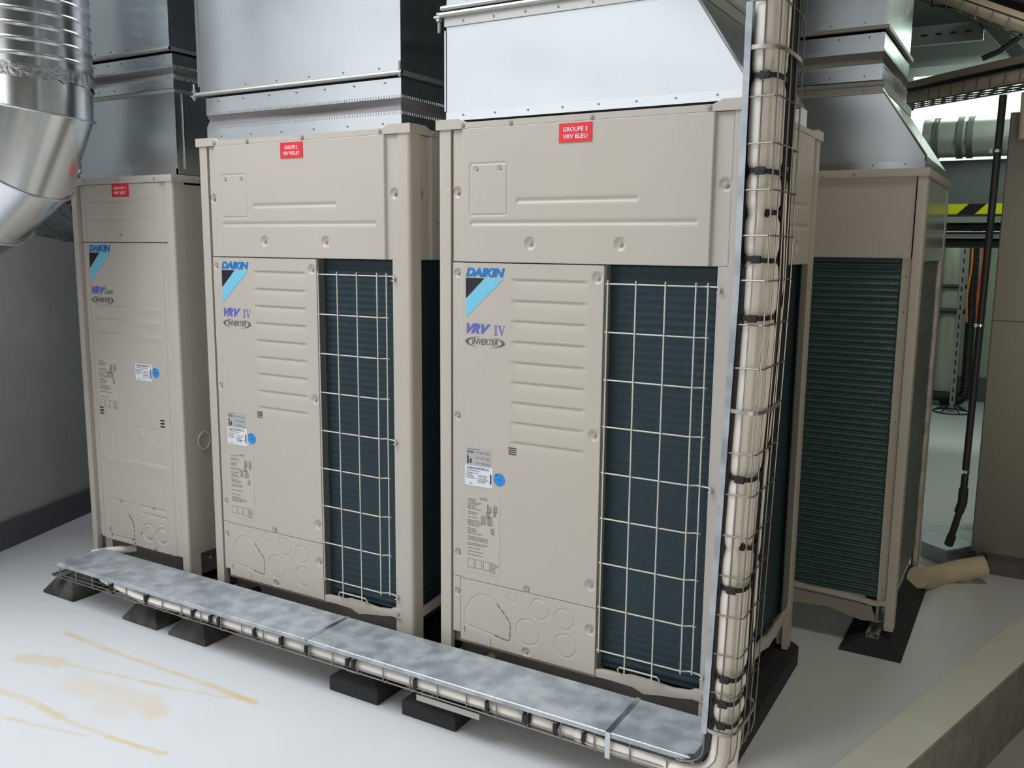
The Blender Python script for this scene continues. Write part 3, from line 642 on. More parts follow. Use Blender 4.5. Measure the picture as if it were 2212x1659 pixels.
def make_back_unit():
    H = 1.603
    t = thing('condensing_unit', 'shaded condensing unit of the back row with a ridged green coil facing out', 'condensing unit', (.285, 1.05, 0))
    for pl in post_polys(W, D, .030, .006): MB().prism(pl, 0, H-.02).build('corner_post', PAINT, t)
    MB().box(-.004, W+.004, -.004, D+.004, H-.024, H+.003).build('top_rim', PAINT, t, bevel=.003)
    MB().box(.03, W-.07, .10, D-.08, .13, H-.03).build('inner_cabinet', GREY, t, smooth=False)
    MB().box(.03, .895, .006, .018, 1.337, H-.02).build('upper_panel', PAINT, t, smooth=False)
    MB().box(.03, .895, .002, .010, 1.312, 1.337).build('coil_frame', PAINT, t, smooth=False)
    MB().box(.869, .9, .012, .020, .10, 1.312).build('coil_frame', PAINT, t, smooth=False)
    MB().prism([(.03, .120), (.30, .118), (.58, .118), (.65, .110), (.72, .113), (.80, .108), (.869, .100), (.90, .112), (.90, .092), (.86, .084), (.80, .092), (.70, .096), (.60, .100), (.03, .103)], -.002, .012, 'y').build('base_lip', PAINT, t)
    MB().prism([(.03, .085), (.58, .080), (.85, .070), (.87, .015), (.82, .010), (.76, .022), (.70, .036), (.62, .030), (.03, .035)], .030, .034, 'y').build('base_skirt', PAINTD, t)
    arc = [(.86+.03*math.cos(a), .05+.03*math.sin(a)) for a in np.linspace(-math.pi/2, 0, 5)]
    coil([(.03, .02), (.2, .02), (.4, .02), (.6, .02), (.75, .02)]+arc+[(.89, .2), (.89, .4)], .112, 1.315, 'coil', COILM2, t, pitch=.0222, amp=.0065)
    coil([(W-.012, .06), (W-.012, .3), (W-.012, .5), (W-.012, D-.09)], .112, 1.30, 'side_coil', COILM3, t, pitch=.0222, amp=.001)
    MB().box(W-.012, W-.002, .05, D-.05, 1.30, H-.02).build('side_upper_panel', mat('glossy_cream_paint', (.42, .39, .32), .13, 0, spec=.8), t, smooth=False)
    tp = MB(); rnd = random.Random(3); z = .10; pl = []
    zz = np.linspace(.06, 1.30, 24)
    left = [(D-.10+rnd.uniform(-.012, .012), q) for q in zz]; right = [(D-.055, q) for q in zz[::-1]]
    tp.prism(left+right, W-.014, W+.001, 'x'); tp.build('taped_flange', PAINT, t, smooth=False)
    for x, z in ((.885, 1.25), (.885, 1.13), (.885, .75), (.885, .14)): MB().disc((x, .0118, z), .0022, -.001, 'y', 8).build('bolt_hole', LBLACK, t, smooth=False)
    bo = MB(); bo.tube([(.868, .05, .012), (.868, .05, .085)], .006, 8); bo.disc((.868, .05, .014), .02, .006, 'z', 12); bo.build('foot_bolt', SCREW, t)
    for x, z in ((.70, 1.59), (.60, 1.585)): screw(t, x, -.004, z, r=.004)
    screw(t, .55, .006, 1.375); screw(t, .86, .002, 1.322, r=.004)
    return t
BACKU = make_back_unit()

# ------------------------------------------------------------ ducts on top of the units
def ring_sheet(mb, x0, x1, y0, y1, rows, seg=14):
    """rows: (z, inset function or number) -> rectangular tube with moving walls"""
    loops = []
    for z, ins in rows:
        L = []
        for (ax, ay, bx_, by_) in ((x0, y0, x1, y0), (x1, y0, x1, y1), (x1, y1, x0, y1), (x0, y1, x0, y0)):
            for k in range(seg):
                f = k/seg; x = ax+(bx_-ax)*f; y = ay+(by_-ay)*f
                i_ = ins(f) if callable(ins) else ins
                cx, cy_ = (x0+x1)/2, (y0+y1)/2
                nx = (1 if ay == by_ else 0); 
                if ay == by_: y += i_*(1 if ay < cy_ else -1); x += (i_ if x < x0+1e-6 else (-i_ if x > x1-1e-6 else 0))
                else: x += i_*(1 if ax < cx else -1); y += (i_ if y < y0+1e-6 else (-i_ if y > y1-1e-6 else 0))
                L.append((x, y, z))
        loops.append(L)
    n = len(loops[0]); vs = [p for L in loops for p in L]
    mb.add(vs, [(j*n+i, j*n+(i+1) % n, (j+1)*n+(i+1) % n, (j+1)*n+i) for j in range(len(loops)-1) for i in range(n)])
    return mb
def flange(mb, x0, x1, y0, y1, z0, z1, o=.012):
    mb.box(x0-o, x1+o, y0-o, y0+.002, z0, z1); mb.box(x1-.002, x1+o, y0+.002, y1-.002, z0, z1); mb.box(x0-o, x1+o, y1-.002, y1+o, z0, z1); mb.box(x0-o, x0+.002, y0+.002, y1-.002, z0, z1)
    return mb
def rivets(par, x0, x1, y, z, n, zslope=0):
    out = []
    for k in range(n):
        x = x0+(x1-x0)*(k+.5)/n; out.append(MB().disc((x, y, z+zslope*(k+.5)/n), .0030, -.0025, 'y', 8).build('rivet', WIRED, par))
    return out
def canvas_joint(label, x0, x1, y0, y1, z0, z1, seed, depth=.022):
    """crimped lower and upper collars with a pinched canvas between them"""
    t = thing('flexible_duct_connector', label, 'duct connector', ((x0+x1)/2, y0, z0))
    inv = Matrix.Translation(-Vector(((x0+x1)/2, y0, z0)))
    h = z1-z0; rnd = random.Random(seed); ph = rnd.random()*6
    a, b = z0+h*.34, z0+h*.60
    parts = []
    parts.append(ring_sheet(MB(), x0, x1, y0, y1, [(z0, 0), (a, 0), (a, .002), (z0, .002)]).build('lower_collar', GALV, t))
    parts.append(ring_sheet(MB(), x0, x1, y0, y1, [(b, 0), (z1, 0), (z1, .002), (b, .002)]).build('upper_collar', GALV, t))
    pin = lambda f, k=1.0: k*depth*(.75+.25*math.sin(f*7+ph))*(.55 if f < .03 or f > .97 else 1)
    rows = [(a-.004, .001), (a+.002, .002), (a+(b-a)*.25, lambda f: pin(f, .55)), (a+(b-a)*.48, lambda f: pin(f, 1)), (a+(b-a)*.55, lambda f: pin(f, .95)), (a+(b-a)*.8, lambda f: pin(f, .5)), (b-.002, .002), (b+.004, .001)]
    parts.append(ring_sheet(MB(), x0, x1, y0, y1, rows, 30).build('canvas', CANVAS, t, angle=80))
    for (za, zb) in ((a-.009, a-.001), (b+.001, b+.009)):
        for face in (0, 1):
            cr = MB(); n = int(((x1-x0) if face == 0 else (y1-y0))/.0105)
            for k in range(n):
                if face == 0: x = x0+(x1-x0)*(k+.3)/n; cr.box(x, x+.005, y0-.0022, y0, za, zb)
                else: y = y0+(y1-y0)*(k+.3)/n; cr.box(x1, x1+.0022, y, y+.005, za, zb)
            parts.append(cr.build('crimped_edge', GALV, t, smooth=False))
    parts.extend(rivets(t, x0, x1, y0, z0+.014, 6)); parts.extend(rivets(t, x0, x1, y0, z1-.012, 7))
    for p in parts: p.data.transform(inv)
    return t
def straight_duct(label, x0, x1, y0, y1, z0, z1, seam=True, bolt=True):
    t = thing('rectangular_duct', label, 'air duct', ((x0+x1)/2, y0, z0)); inv = Matrix.Translation(-Vector(((x0+x1)/2, y0, z0)))
    P = []
    P.append(ring_sheet(MB(), x0, x1, y0, y1, [(z0+k*(z1-z0)/8, 0 if k in (0, 8) else (lambda f, k=k: -.004*math.sin(math.pi*f)*math.sin(k*1.1))) for k in range(9)]).build('duct_sheet', GALV, t, angle=60))
    f = flange(MB(), x0, x1, y0, y1, z0-.003, z0+.010, .012); f.tube([(x0-.012, y0-.010, z0+.003), (x1+.012, y0-.010, z0+.003)], .006, 8)
    P.append(f.build('flange_rail', RAIL, t))
    if seam:
        P.append(MB().box(x0-.005, x0+.004, y0-.004, y0+.004, z0+.03, z1).build('corner_seam', GEDGE, t, smooth=False))
        P.append(MB().box(x1-.003, x1+.003, y0-.003, y0+.003, z0+.012, z1).build('corner_seam', GEDGE, t, smooth=False))
    P.extend(rivets(t, x0+.01, x1-.01, y0, z0+.022, 6))
    if bolt:
        b = MB(); b.tube([(x0-.022, y0-.006, z0-.016), (x0-.022, y0-.006, z0+.040)], .0045, 8); b.disc((x0-.022, y0-.006, z0+.011), .009, .007, 'z', 6); b.disc((x0-.022, y0-.006, z0-.010), .009, .006, 'z', 6); b.box(x0-.034, x0-.008, y0-.014, y0+.002, z0-.003, z0+.002)
        b.tube([(x1+.006, y0-.012, z0-.01), (x1+.006, y0-.012, z0+.035)], .004, 8)
        P.append(b.build('flange_bolt', RAIL, t))
    for p in P: p.data.transform(inv)
    return t

def curb(par, x0, x1, y0, y1, z0, z1):
    return None
# middle unit
canvas_joint('pinched canvas connector on top of the middle unit with GROUPE 2 sign', -1.014, -.157, .03, .70, 1.694, 1.840, 5)
straight_duct('wide galvanized duct rising from the middle unit in the front row', -1.040, -.157, .028, .70, 1.850, 3.0)
# left unit: hood sheet, connector, duct
def low_duct(label, x0, x1, y0, y1, z0, z1):
    t = thing('rectangular_duct', label, 'air duct', ((x0+x1)/2, y0, z0)); inv = Matrix.Translation(-Vector(((x0+x1)/2, y0, z0)))
    P = [ring_sheet(MB(), x0, x1, y0, y1, [(z0+k*(z1-z0)/6, 0 if k in (0, 6) else (lambda f, k=k: -.005*math.sin(math.pi*f)*math.sin(k*.5))) for k in range(7)]).build('duct_sheet', GALV, t, angle=60)]
    P.append(MB().box(x1-.004, x1+.004, y0-.005, y0+.004, z0, z1).build('corner_seam', GEDGE, t, smooth=False))
    P.append(MB().box(x1+.001, x1+.005, y0+.03, y0+.036, z0+.02, z1).build('corner_seam', GEDGE, t, smooth=False))
    f = MB(); f.box(x0-.004, x1+.004, y0-.005, y0-.001, z0, z0+.02); f.box(x1+.001, x1+.006, y0, y1, z0, z0+.02); P.append(f.build('base_angle', GALV, t, smooth=False))
    P.append(flange(MB(), x0, x1, y0, y1, z1-.012, z1-.001, .010).build('flange_rail', RAIL, t, smooth=False))
    for p in P: p.data.transform(inv)
    return t
low_duct('dark reflective sheet duct sitting on the narrow unit with GROUPE 4 sign', -1.785, -1.212, .06, .62, 1.590, 1.893)
canvas_joint('sagging dark canvas connector above the narrow left unit', -1.790, -1.216, .06, .62, 1.896, 2.018, 11, .018)
straight_duct('upper galvanized duct above the narrow left unit, beside the round duct', -1.800, -1.226, .058, .62, 2.030, 3.0, bolt=False)
# near unit: sloped hood and duct above
def sloped_hood(label, x0, x1, xt, y0, y1, yt, z0, zk, z1, rise):
    t = thing('exhaust_hood', label, 'exhaust hood', ((x0+x1)/2, y0, z0)); inv = Matrix.Translation(-Vector(((x0+x1)/2, y0, z0))); P = []
    mb = MB(); N = 16; vs = []
    rows = [z0+(z1-z0)*k/N for k in range(N+1)]
    def xr(z): return x1 if z < zk else x1+(xt-x1)*(z-zk)/(z1-zk)
    nx = 18
    for z in rows:        # gently buckled front sheet
        for i in range(nx+1):
            fx = i/nx; x = x0+(xr(z)-x0)*fx; fz = (z-z0)/(z1-z0)
            vs.append((x, y0-.006*math.sin(math.pi*fx)*math.sin(math.pi*fz)*math.cos(3*fx+2*fz), z))
    fs = [(j*(nx+1)+i, j*(nx+1)+i+1, (j+1)*(nx+1)+i+1, (j+1)*(nx+1)+i) for j in range(N) for i in range(nx)]
    mb.add(vs, fs); P.append(mb.build('front_sheet', GALV, t, angle=80))
    s = MB(); s.add([(x1, y0, z0), (x1, y1, z0), (x1, y1, zk), (x1, y0, zk), (xt, y0, z1), (xt, y1, z1)], [(0, 1, 2, 3), (3, 2, 5, 4)])
    s.add([(x0, y0, z0), (x0, y1, z0), (x0, y1, z1), (x0, y0, z1)], [(0, 3, 2, 1)])
    s.add([(x0, y1, z0), (x1, y1, z0), (x1, y1, zk), (xt, y1, z1), (x0, y1, z1)], [(0, 1, 2, 3, 4)])
    P.append(s.build('side_sheet', GALV, t, smooth=False))
    e = MB(); e.tube([(x1, y0-.001, z0+.02), (x1, y0-.001, zk), (xt, y0-.001, z1)], .0042, 6); 
    P.append(MB().box(x0-.006, x0-.001, y0-.003, y0+.012, z0+.03, z1-.03).build('folded_seam', GEDGE, t))
    P.append(e.build('folded_seam', GEDGE, t))
    b = MB(); b.box(x0-.002, x1-.012, y0-.016, y0-.0015, z0, z0+.004); b.box(x0+.004, x1, y0-.0085, y0-.0065, z0+.004, z0+.026); P.append(b.build('base_angle', GEDGE, t, smooth=False))
    P.extend(rivets(t, x0+.01, x1-.01, y0-.008, z0+.016, 8))
    f = MB(); f.tube([(x0-.015, y0-.010, z1+.012), (xt+.012, y0-.010, z1+.012)], .008, 8); f.box(x0-.004, xt+.006, y0-.006, y0-.001, z1-.02, z1+.01); f.box(xt, xt+.01, y0, y1, z1-.01, z1+.02)
    f.tube([(x0-.022, y0-.006, z1-.035), (x0-.022, y0-.006, z1+.02)], .005, 8); f.disc((x0-.022, y0-.006, z1-.003), .010, .006, 'z', 6); f.disc((x0-.022, y0-.006, z1+.014), .009, .006, 'z', 6); f.box(x0-.036, x0-.006, y0-.014, y0+.002, z1+.005, z1+.012)
    P.append(f.build('flange_rail', RAIL, t)); P.extend(rivets(t, x0+.01, xt-.01, y0-.006, z1-.008, 7))
    for p in P: p.data.transform(inv)
    return t
sloped_hood('bright galvanized hood with a slanted right edge on the nearest unit', .012, .896, .748, .028, .70, 0, 1.698, 1.760, 1.985, 0)
straight_duct('galvanized duct above the slanted hood of the nearest unit', .012, .745, .028, .70, 2.012, 3.0, seam=True, bolt=False)
sloped_hood('dim galvanized hood with slanted side on the back row unit', .36, 1.197, 1.043, 1.105, 1.80, 0, 1.607, 1.650, 1.880, 0)
canvas_joint('black canvas connector above the back row unit', .36, 1.043, 1.105, 1.72, 1.905, 2.058, 23, .020)
straight_duct('galvanized duct rising above the back row unit', .36, 1.043, 1.103, 1.72, 2.070, 3.0, bolt=False)

# ------------------------------------------------------------ big round duct with elbow, upper left
def round_duct():
    cx, cy_, r = -1.577, -.315, .25
    t = thing('spiral_duct', 'large shiny round duct bending down to the left in front of the narrow unit', 'air duct', (cx, cy_, 1.70))
    # straight spiral part with standing ribs
    prof = []; z = 1.94
    for zb in np.arange(1.945, 3.02, .046): prof += [(r, zb-.0085), (r, zb-.007), (r+.0028, zb-.0035), (r+.0036, zb), (r+.0028, zb+.0035), (r, zb+.007), (r, zb+.0085)]
    prof = [(r, 1.90)]+prof+[(r, 3.05)]
    def lathe(profile, slope, seg=72):
        mb = MB(); n = len(profile); vs = []
        for (rr, z) in profile:
            for k in range(seg):
                a = 2*math.pi*k/seg; vs.append((rr*math.cos(a), rr*math.sin(a), z-1.70+slope*k/seg*0))
        return mb.add(vs, [(j*seg+k, j*seg+(k+1) % seg, (j+1)*seg+(k+1) % seg, (j+1)*seg+k) for j in range(n-1) for k in range(seg)])
    lathe(prof, .0).build('spiral_tube', ALU, t, angle=60)
    # mitred elbow: rings tilt while the centre line turns towards -x and slightly back
    Rb = .332; zc = 1.848; dirv = Vector((-.933, -.358, 0)).normalized(); seg = 64
    def ringpts(ang, rr=r, shift=0):
        c = Vector((0, 0, zc-1.70))+dirv*Rb*(1-math.cos(ang))+Vector((0, 0, -1))*Rb*math.sin(ang)
        tan = dirv*math.sin(ang)+Vector((0, 0, -1))*math.cos(ang)
        ax = dirv*math.cos(ang)-Vector((0, 0, -1))*math.sin(ang); ay = tan.cross(ax)
        return [c+tan*shift+(ax*math.cos(2*math.pi*k/seg)+ay*math.sin(2*math.pi*k/seg))*rr for k in range(seg)]
    def loft(loops):
        mb = MB(); n = len(loops[0]); return mb.add([p for L in loops for p in L], [(j*n+i, j*n+(i+1) % n, (j+1)*n+(i+1) % n, (j+1)*n+i) for j in range(len(loops)-1) for i in range(n)])
    top = [Vector((r*math.cos(2*math.pi*k/seg), r*math.sin(2*math.pi*k/seg), .200)) for k in range(seg)]
    base_a = math.atan2(dirv.y, dirv.x)
    tr = [Vector((r*math.cos(base_a-2*math.pi*k/seg), r*math.sin(base_a-2*math.pi*k/seg), .200)) for k in range(seg)]
    a1, a2, a3 = math.radians(8.8), math.radians(38.5), math.radians(62.8)
    rp = ringpts(a1)
    if (rp[16]-tr[16]).length > (rp[16]-Vector((tr[-16].x, tr[-16].y, tr[-16].z))).length: tr = [tr[0]]+tr[:0:-1]
    loft([tr, rp]).build('elbow_segment', ALU, t, angle=50)
    loft([ringpts(a1), ringpts(a2)]).build('elbow_segment', ALU, t, angle=50)
    loft([ringpts(a2), ringpts(a3)]).build('elbow_segment', ALU, t, angle=50)
    loft([ringpts(a3), ringpts(a3, r, .9)]).build('elbow_segment', ALU, t, angle=50)
    for a in (a1, a2, a3):
        pts = ringpts(a, r+.005); mb = MB(); mb.tube(pts+[pts[0]], .0045, 6, caps=False); mb.build('elbow_seam', GEDGE, t)
    # taped joint between tube and elbow
    tp = MB(); rnd = random.Random(2); L1 = []; L2 = []
    for k in range(72):
        a = 2*math.pi*k/72; w1 = rnd.uniform(-.006, .008); L1.append(Vector(((r+.003)*math.cos(a), (r+.003)*math.sin(a), .168+w1))); L2.append(Vector(((r+.003)*math.cos(a), (r+.003)*math.sin(a), .215+rnd.uniform(-.006, .006))))
    loft([L1, L2]).build('foil_tape', mat('crinkled_foil_tape', (.72, .73, .74), .28, 1.0, .5, 45), t)
    return t
round_duct()
# crumpled foil wrap behind the round duct
fo = MB(); rnd = random.Random(12); nU, nV = 16, 14; loops = []
for i in range(nU):
    f = i/(nU-1); c = Vector((-2.32+.42*f, .30-.02*f, 1.50+.03*f)); rr = .16
    loops.append([c+Vector((rnd.uniform(-.012, .012), math.cos(2*math.pi*k/nV)*rr*(1+rnd.uniform(-.09, .09)), math.sin(2*math.pi*k/nV)*rr*(1+rnd.uniform(-.09, .09)))) for k in range(nV)])
fo.add([p for L in loops for p in L], [(j*nV+i, j*nV+(i+1) % nV, (j+1)*nV+(i+1) % nV, (j+1)*nV+i) for j in range(nU-1) for i in range(nV)])
tag(settle(fo.build('foil_wrapped_pipe', mat('dark_crumpled_foil', (.30, .33, .33), .16, 1.0, .6, 30), smooth=False), (-2.1, .3, 1.35)), 'dark crumpled foil wrapped pipe between the left wall and the narrow unit', 'pipe')

# ------------------------------------------------------------ horizontal wire tray with covers, in front of the row
TY0, TY1, TZ0, TZ1 = -.235, -.045, .040, .094
def wire_tray():
    t = thing('wire_mesh_tray', 'low wire mesh cable tray running along the floor in front of the units', 'cable tray', (-.3, -.14, TZ0)); inv = Matrix.Translation(-Vector((-.3, -.14, TZ0)))
    a = MB(); x0, x1 = -1.64, .93
    for y, z in ((TY0, TZ1), (TY0, TZ0+.012), (TY0, TZ0), (TY0+.05, TZ0-.003), (TY0+.1, TZ0-.003), (TY0+.15, TZ0-.003), (TY1, TZ0), (TY1, TZ1)): a.tube([(x0, y, z), (x1, y, z)], .0022, 6)
    p1 = a.build('long_wires', WIRE, t)
    P = [p1]
    n = int((x1-x0)/.1)
    for k in range(n+1):
        x = x0+k*.1; b = MB(); b.tube([(x, TY0-.002, TZ1), (x, TY0-.002, TZ0), (x, TY0+.004, TZ0-.006), (x, TY1-.004, TZ0-.006), (x, TY1+.002, TZ0), (x, TY1+.002, TZ1)], .0022, 6); P.append(b.build('cross_wire', WIRE, t))
    for p in P: p.data.transform(inv)
    return t
wire_tray()
cov = [(-1.648, -1.372, 'short dusty galvanized cover at the far left end of the tray'),
       (-1.370, -.348, 'long dusty galvanized tray cover in front of the narrow and middle units'),
       (-.346, .694, 'long galvanized tray cover in front of the nearest unit'),
       (.696, .935, 'short galvanized cover at the right end of the tray, bent at its tip')]
for i, (x0, x1, lb) in enumerate(cov):
    b = MB()
    pr = [(TY0-.006, .088), (TY0-.006, .1005), (TY0-.004, .102), (TY1+.004, .102), (TY1+.006, .1005), (TY1+.006, .088), (TY1+.0045, .088), (TY1+.0045, .1), (TY0-.0045, .1), (TY0-.0045, .088)]
    if i == 3:
        b.prism(pr, x0, x1, 'x')
        for j, v in enumerate(b.v):
            if v[0] > x1-.01: b.v[j] = (x1-.004 if v[1] < -.2 else x1-.022+.03, v[1], v[2])
    else: b.prism(pr, x0, x1, 'x')
    o = b.build('tray_cover', GALVD, smooth=False); settle(o, ((x0+x1)/2, -.14, .09)); tag(o, lb, 'tray cover', 'galvanized covers on the floor tray')
for x, lb in ((-.346, 'pale metal strap over the joint left of the nearest unit'), (.700, 'pale metal strap over the tray joint near the right end')):
    b = MB(); b.prism([(TY0-.008, .03), (TY0-.008, .1035), (TY1+.008, .1035), (TY1+.008, .03), (TY1+.0065, .03), (TY1+.0065, .1025), (TY0-.0065, .1025), (TY0-.0065, .03)] if x > 0 else [(TY0-.006, .098), (TY0-.006, .1035), (TY1+.006, .1035), (TY1+.006, .1025), (TY0-.004, .1025)], x-.007, x+.007, 'x')
    o = b.build('tray_strap', GEDGE, smooth=False); settle(o, (x, -.14, .1)); tag(o, lb, 'strap', 'metal straps on the floor tray')

# rubber feet under the tray
def tray_foot(x, lb, tall):
    t = thing('tray_support_block', lb, 'rubber foot', (x, -.10, FZ), 'rubber feet under the floor tray')
    m_ = RUBBER if tall else RUBDUST
    b = MB(); zt = .088; hb = .045 if tall else .012; w0, d0 = .098, .102; w1, d1 = .035, .050
    def lp(w_, d_, z): return [(-w_, -d_, z), (w_, -d_, z), (w_, d_, z), (-w_, d_, z)]
    L = [lp(w0, d0, 0), lp(w0, d0, hb), lp(w0*.93, d0*.95, hb+.006), lp(w1*1.3, d1*1.25, zt-.012), lp(w1, d1, zt)]
    b.add([p for q in L for p in q], [(3, 2, 1, 0), (16, 17, 18, 19)]+[(j*4+i, j*4+(i+1) % 4, (j+1)*4+(i+1) % 4, (j+1)*4+i) for j in range(4) for i in range(4)])
    b.build('rubber_block', m_, t, bevel=.004)
    c = MB(); u = [(-.0205, zt), (.0205, zt), (.0205, zt+.012), (.0105, zt+.012), (.0105, zt+.0105), (.0185, zt+.0105), (.0185, zt+.002), (-.0185, zt+.002), (-.0185, zt+.0105), (-.0105, zt+.0105), (-.0105, zt+.012), (-.0205, zt+.012)]
    c.prism([(p[0], p[1]) for p in u], -.108, .09, 'y'); c.build('strut_channel', RAIL, t, smooth=False)
for x, lb, tl in ((-1.725, 'dusty rubber foot under the far left end of the tray', 0), (-1.225, 'dusty rubber foot under the tray, second from the left', 0), (-.965, 'dusty rubber foot under the tray, middle of the five', 0),
                  (-.190, 'black square-based rubber foot under the tray between middle and nearest units', 1), (.100, 'black square-based rubber foot, rightmost under the floor tray', 1)):
    tray_foot(x, lb, tl)

# ------------------------------------------------------------ vertical tray at the right end
def lean(z): return .026*min(0, z-1.25)
VX0, VX1, VY0, VY1 = .984, 1.052, -.250, -.052
def vp(x, y, z): return (x+lean(z), y, z)
def vertical_tray():
    t = thing('wire_mesh_tray', 'upright wire mesh cable tray climbing past the nearest unit', 'cable tray', (1.0, -.15, 0))
    inv = Matrix.Translation(-Vector((1.0, -.15, 0)))
    zs = [.20+.1*k for k in range(25)]
    a = MB(); P = []
    for x, y in ((VX0, VY0), (VX0+.034, VY0), (VX1-.003, VY0), (VX1, VY0+.045), (VX1, VY0+.095), (VX1, VY0+.145), (VX1, VY1), (VX0, VY1)):
        pts = [vp(x, y, z) for z in np.linspace(.14, 2.62, 12)]
        # swing into the floor tray at the foot
        R = .10
        foot = []
        for a_ in np.linspace(0, math.pi/2, 6)[1:]:
            rr = x-.88 if x > .9 else R
            foot.append((.915+lean(.14)+(x-.915)*math.cos(a_), y+.004*math.sin(a_), .14-(x-.915)*.75*math.sin(a_)))
        a.tube(foot[::-1]+pts, .0019, 6)
    P.append(a.build('long_wires', WIRE, t))
    for k, z in enumerate(zs):
        if z > 2.55: break
        b = MB(); z = .196+.0975*k
        b.tube([vp(VX0, VY0-.002, z), vp(VX1-.006, VY0-.002, z), vp(VX1+.002, VY0+.006, z), vp(VX1+.002, VY1-.004, z), vp(VX1-.004, VY1+.002, z), vp(VX0, VY1+.002, z)], .0020, 6); P.append(b.build('cross_wire', WIRE, t))
    for p in P: p.data.transform(inv)
    return t
vertical_tray()
b = MB(); n = 12; zz = np.linspace(.185, 1.852, n)
sec = [(-.004, -.258), (.010, -.258), (.010, -.2565), (-.0025, -.2565), (-.0025, -.046), (.010, -.046), (.010, -.0445), (-.004, -.0445)]
vs = [(VX0-.003+p[0]+lean(z), p[1], z) for z in zz for p in sec]; m = len(sec)
b.add(vs, [tuple(range(m-1, -1, -1)), tuple((n-1)*m+k for k in range(m))]+[(j*m+k, j*m+(k+1) % m, (j+1)*m+(k+1) % m, (j+1)*m+k) for j in range(n-1) for k in range(m)])
tag(settle(b.build('tray_cover', GALVD, smooth=False), (.97, -.15, .185)), 'upright galvanized tray cover beside the nearest unit, edge towards the camera', 'tray cover')
# pipes and cables
def pipe(name, mtl, pts, r, label, cat, grp=None, seg=12, sub=6, wob=0, seed=1, pinch=()):
    P = [Vector(p) for p in pts]; out = []; n = len(P)
    for i in range(n-1):
        p0, p1, p2, p3 = P[max(i-1, 0)], P[i], P[i+1], P[min(i+2, n-1)]
        for k in range(sub):
            s = k/sub; out.append(.5*((2*p1)+(-p0+p2)*s+(2*p0-5*p1+4*p2-p3)*s*s+(-p0+3*p1-3*p2+p3)*s**3))
    out.append(P[-1]); rs = []
    for q in out:
        rr = r
        for pz in pinch:
            d_ = abs((q.z if pinch_axis == 'z' else q.x)-pz); rr *= 1-.30*math.exp(-(d_/.012)**2)
        rs.append(rr)
    o = MB().tube(out, rs, seg).build(name, mtl, angle=80); settle(o, P[0])
    return tag(o, label, cat, grp)
pinch_axis = 'z'
SZ = [1.702, 1.504, 1.416, 1.315, 1.186, .820, .648, .555, .333, .270, .215]
def vpts(x, y, z0, z1, n=40, bow=.0): return [vp(x+bow*math.sin(z*7), y+bow*math.cos(z*5), z) for z in np.linspace(z0, z1, n)]
bend = lambda x, y, yb, zb: [(.60, yb, zb), (.74, yb, zb-.003), (.84, yb, zb-.006), (.91, y, zb-.006), (.955, y, zb+.008), (.982, y, zb+.045), (.986, y, zb+.11)]
pipe('insulated_pipe', INSUL, bend(1.0, -.222, -.212, .058)+vpts(1.011, -.224, .235, 2.6, 60, .002), .0235, 'white insulated pipe at the front left of the upright tray, curving into the floor tray', 'pipe', 'white insulated pipes in the upright tray', sub=3, pinch=SZ)
pipe('insulated_pipe', INSUL, [(.955, -.17, -.03), (.985, -.173, .0), (.995, -.175, .10)]+vpts(1.026, -.176, .20, 2.6, 60, .003), .0255, 'thick white insulated pipe, second from the front in the upright tray', 'pipe', 'white insulated pipes in the upright tray', sub=3, pinch=SZ)
pipe('insulated_pipe', INSUL, vpts(1.038, -.120, .30, 1.52, 40, .002), .0135, 'thin white insulated pipe towards the back of the upright tray', 'pipe', 'white insulated pipes in the upright tray', sub=3, pinch=[1.5, 1.22, .88, .60, .40])
pinch_axis = 'x'
pipe('insulated_pipe', INSUL, [(-1.42, -.20, .075), (-1.33, -.212, .072), (-1.25, -.216, .066), (-1.15, -.217, .055), (-.9, -.214, .060), (-.6, -.213, .060), (-.3, -.212, .059), (0, -.213, .060), (.3, -.214, .059), (.5, -.213, .058), (.60, -.212, .058)], .019, 'long white insulated pipe lying in the front of the floor tray', 'pipe', sub=6, pinch=[-1.33, -1.13, -.88, -.75, -.58, -.35, -.18, .08, .33, .45, .54])
pipe('insulated_pipe', INSUL, [(-.95, -.165, .062), (-.7, -.16, .070), (-.3, -.165, .068), (.1, -.160, .066), (.6, -.165, .066), (.85, -.168, .058), (.93, -.17, .02)], .020, 'second white insulated pipe behind the first in the floor tray', 'pipe', sub=6)
def corrugated(name, mtl, pts, r, label, cat, pitch=.006):
    P = [Vector(p) for p in pts]; out = []; rs = []
    for a_, b_ in zip(P[:-1], P[1:]):
        L = (b_-a_).length; n = max(1, int(L/pitch))
        for k in range(n): out += [a_.lerp(b_, k/n), a_.lerp(b_, (k+.5)/n)]; rs += [r, r*.84]
    o = MB().tube(out, rs, 10).build(name, mtl, angle=30); settle(o, P[0]); return tag(o, label, cat)
CORR = mat('dark_grey_corrugated_sleeve', (.045, .045, .047), .45)
corrugated('corrugated_conduit', CORR, [(.50, -.214, .080), (.70, -.220, .078), (.82, -.230, .0865), (.90, -.231, .088), (.935, -.233, .100), (.958, -.236, .140), (.966, -.237, .20)]+[vp(.991, -.236, z) for z in np.linspace(.25, 1.30, 12)], .0115, 'dark corrugated conduit curving up at the front left corner of the tray', 'conduit')
corrugated('corrugated_conduit', CORR, [(-1.1, -.11, .060), (-.5, -.10, .060), (.3, -.10, .06), (.75, -.12, .055), (.88, -.13, .055), (.945, -.13, .09), (.975, -.128, .17)]+[vp(1.006, -.118, z) for z in np.linspace(.25, 2.6, 20)], .018, 'thick black corrugated conduit behind the insulated pipes', 'conduit')
pinch_axis = 'z'
